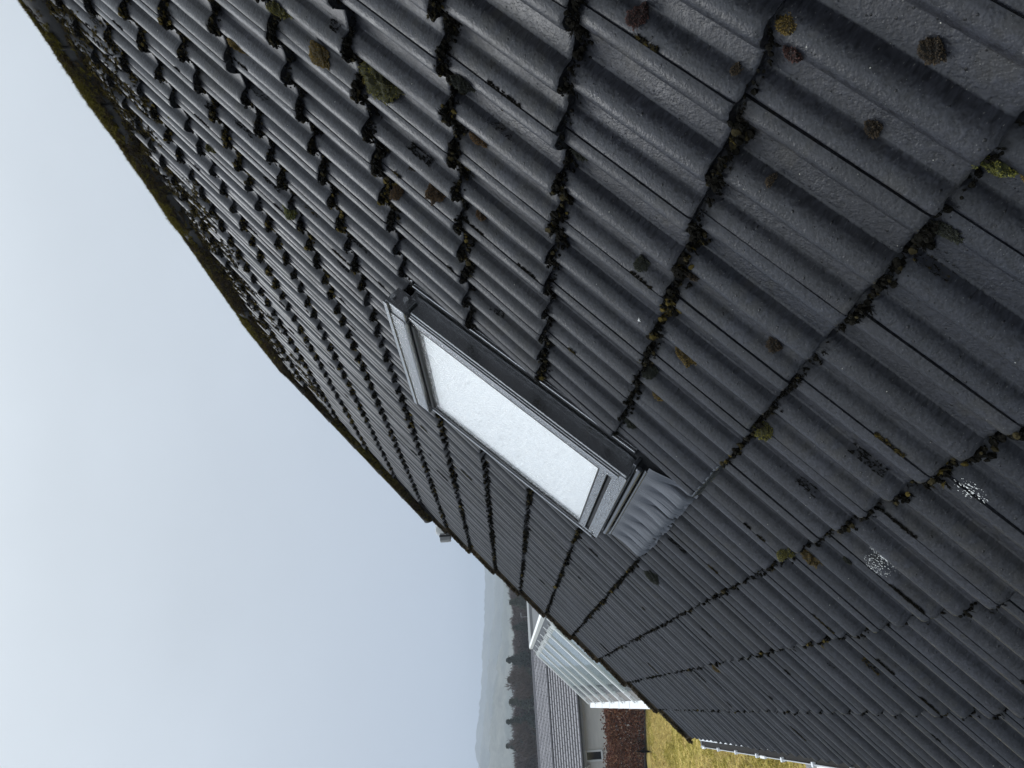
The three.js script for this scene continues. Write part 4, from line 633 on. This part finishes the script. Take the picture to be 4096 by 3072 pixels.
// ---------------------------------------------------------------- glass conservatory beyond the gable
{
  const x0 = 11.3, x1 = 20.08, zg = -.065, yg = 3.40, zt = 1.375, yt = 4.82;
  const c = thing('conservatory', V3(15.7, 0, 1.2), 'white framed lean-to conservatory with sloping glass roof beyond the gable', 'conservatory');
  const lp = (x, y, z) => V3(x, y, z).sub(c.position), n = V3(0, zt - zg, -(yt - yg)).normalize();
  const on = (x, t, o) => lp(x, mix(yg, yt, t), mix(zg, zt, t)).addScaledVector(n, o);
  const xs = [20.04, 18.45, 16.98, 15.50, 14.04, 12.66, 11.4];
  xs.forEach((x, k) => {
    const r = part('rafter', merge([bar(on(x, .0, .005), on(x, .965, .005), .07, .07, n), bar(on(x, .02, .070), on(x, .93, .070), .085, .022, n)]), M.white, c);
    part('rafter_cap', bar(on(x, .905, .085), on(x, .93, .085), .10, .035, n), M.grey, r);
    part('glass_stop', bar(on(x - .075, .085, .035), on(x - .075, .14, .07), .04, .05, n), M.white, r);
  });
  for (let k = 0; k + 1 < xs.length; k++) {
    const a = xs[k + 1] + .045, b = xs[k] - .045;
    const P = [on(a, .135, .052), on(b, .135, .052), on(b, .90, .052), on(a, .90, .052)], Q = [on(a, .135, .058), on(b, .135, .058), on(b, .90, .058), on(a, .90, .058)];
    part('glass_pane', merge([quadSheet(...P, 1, 1), quadSheet(...Q, 1, 1)]), M.cglass, c);
    part('eaves_board', quadSheet(on(a, .0, .012), on(b, .0, .012), on(b, .15, .03), on(a, .15, .03), 1, 1, null, 2), M.wood, c);
    const cl = []; for (let q = 0; q < 4; q++) { const x = mix(a, b, (q + .5) / 4); cl.push(bar(on(x, .86, .066), on(x, .915, .066), .05, .022, n), bar(on(x - .05, .885, .070), on(x + .05, .885, .070), .03, .016, n)); } part('pane_clip', merge(cl), M.white, c);
  }
  part('gutter', merge([bar(lp(x0, yg - .01, zg - .05), lp(x1 + .03, yg - .01, zg - .05), .12, .11)]), M.white, c);
  for (const x of [20.05, 18.9, 17.5, 16.2, 14.8, 13.5]) part('gutter_joint', bar(lp(x - .03, yg - .008, zg - .052), lp(x + .03, yg - .008, zg - .052), .13, .122), M.pvc, c);
  part('ridge_bar', bar(lp(x0, yt + .02, zt), lp(x1 + .03, yt + .02, zt), .10, .10), M.white, c);
  part('roof_trim', bar(lp(x1, yt + .03, zt - .02), lp(x1, yt - .02, 4.6), .09, .10), M.white, c);
  part('flat_roof', box(x0, x1 - .05, yt - .14, yt - .05, zt + .05, 4.6).translate(-c.position.x, 0, -c.position.z), M.felt, c);
  part('roof_kerb', bar(lp(x1 - .12, yt - .02, zt + .1), lp(x1 - .12, yt - .02, 4.6), .10, .08), M.grey, c);
  part('upper_glass', quadSheet(on(x0, .91, .03), on(x1, .91, .03), on(x1, .985, .03), on(x0, .985, .03), 1, 1), M.felt, c);
  part('end_wall', merge([quadSheet(lp(x1 - .02, 0, zg), lp(x1 - .02, 0, 4.5), lp(x1 - .02, yt - .15, 4.5), lp(x1 - .02, yt - .15, zt), 1, 1), quadSheet(lp(x1 - .02, 0, zg), lp(x1 - .02, 0, zt), lp(x1 - .02, yt - .15, zt), lp(x1 - .02, yg - .06, zg), 1, 1)]), M.wall, c);
  for (let x = 11.6, k = 0; x < x1 - .5; x += 1.45, k++) { part('wall_post', box(x - .04, x + .04, .5, yg - .07, zg - .03, zg + .05).translate(-c.position.x, 0, -c.position.z), M.white, c); part('wall_glass', box(x + .045, x + 1.40, .52, yg - .08, zg + .0, zg + .012).translate(-c.position.x, 0, -c.position.z), M.cglass, c); }
  part('plinth', box(x0, x1, 0, .49, zg - .04, zg + .12).translate(-c.position.x, 0, -c.position.z), M.wall, c);
  part('floor', box(x0, x1 - .05, .02, .10, zg + .15, 4.4).translate(-c.position.x, 0, -c.position.z), M.stone, c);
  part('back_wall', box(x0, x1 - .06, .11, yt - .16, 4.42, 4.58).translate(-c.position.x, 0, -c.position.z), M.wall, c);
}

// ---------------------------------------------------------------- paving and low white wall under the eaves
{
  const pv = part('paving', box(8, 15.05, .0, .055, -3.2, .2), M.soil); pv.userData.kind = 'structure'; pv.userData.label = 'grey stone paving under the eaves at the lower border';
  for (let i = 0; i < 12; i++) for (let j = 0; j < 6; j++) { const x = 8.02 + i * .585, z = -3.18 + j * .56; part('paving_slab', box(x + .006, x + .575, .056, .085 + .006 * hash(i, j, 191), z + .006, z + .55, .008), M.stone, pv); }
  const w = thing('white_wall', V3(12, 0, -1.35), 'low white wall top beside the grey paving under the eaves gutter', 'wall');
  part('wall_body', box(-3.2, 1.15, 0, .52, -.45, .16), M.white, w); part('wall_coping', box(-3.25, 1.2, .521, .57, -.5, .2, .01), M.white, w);
}

renderer.render(scene, camera);
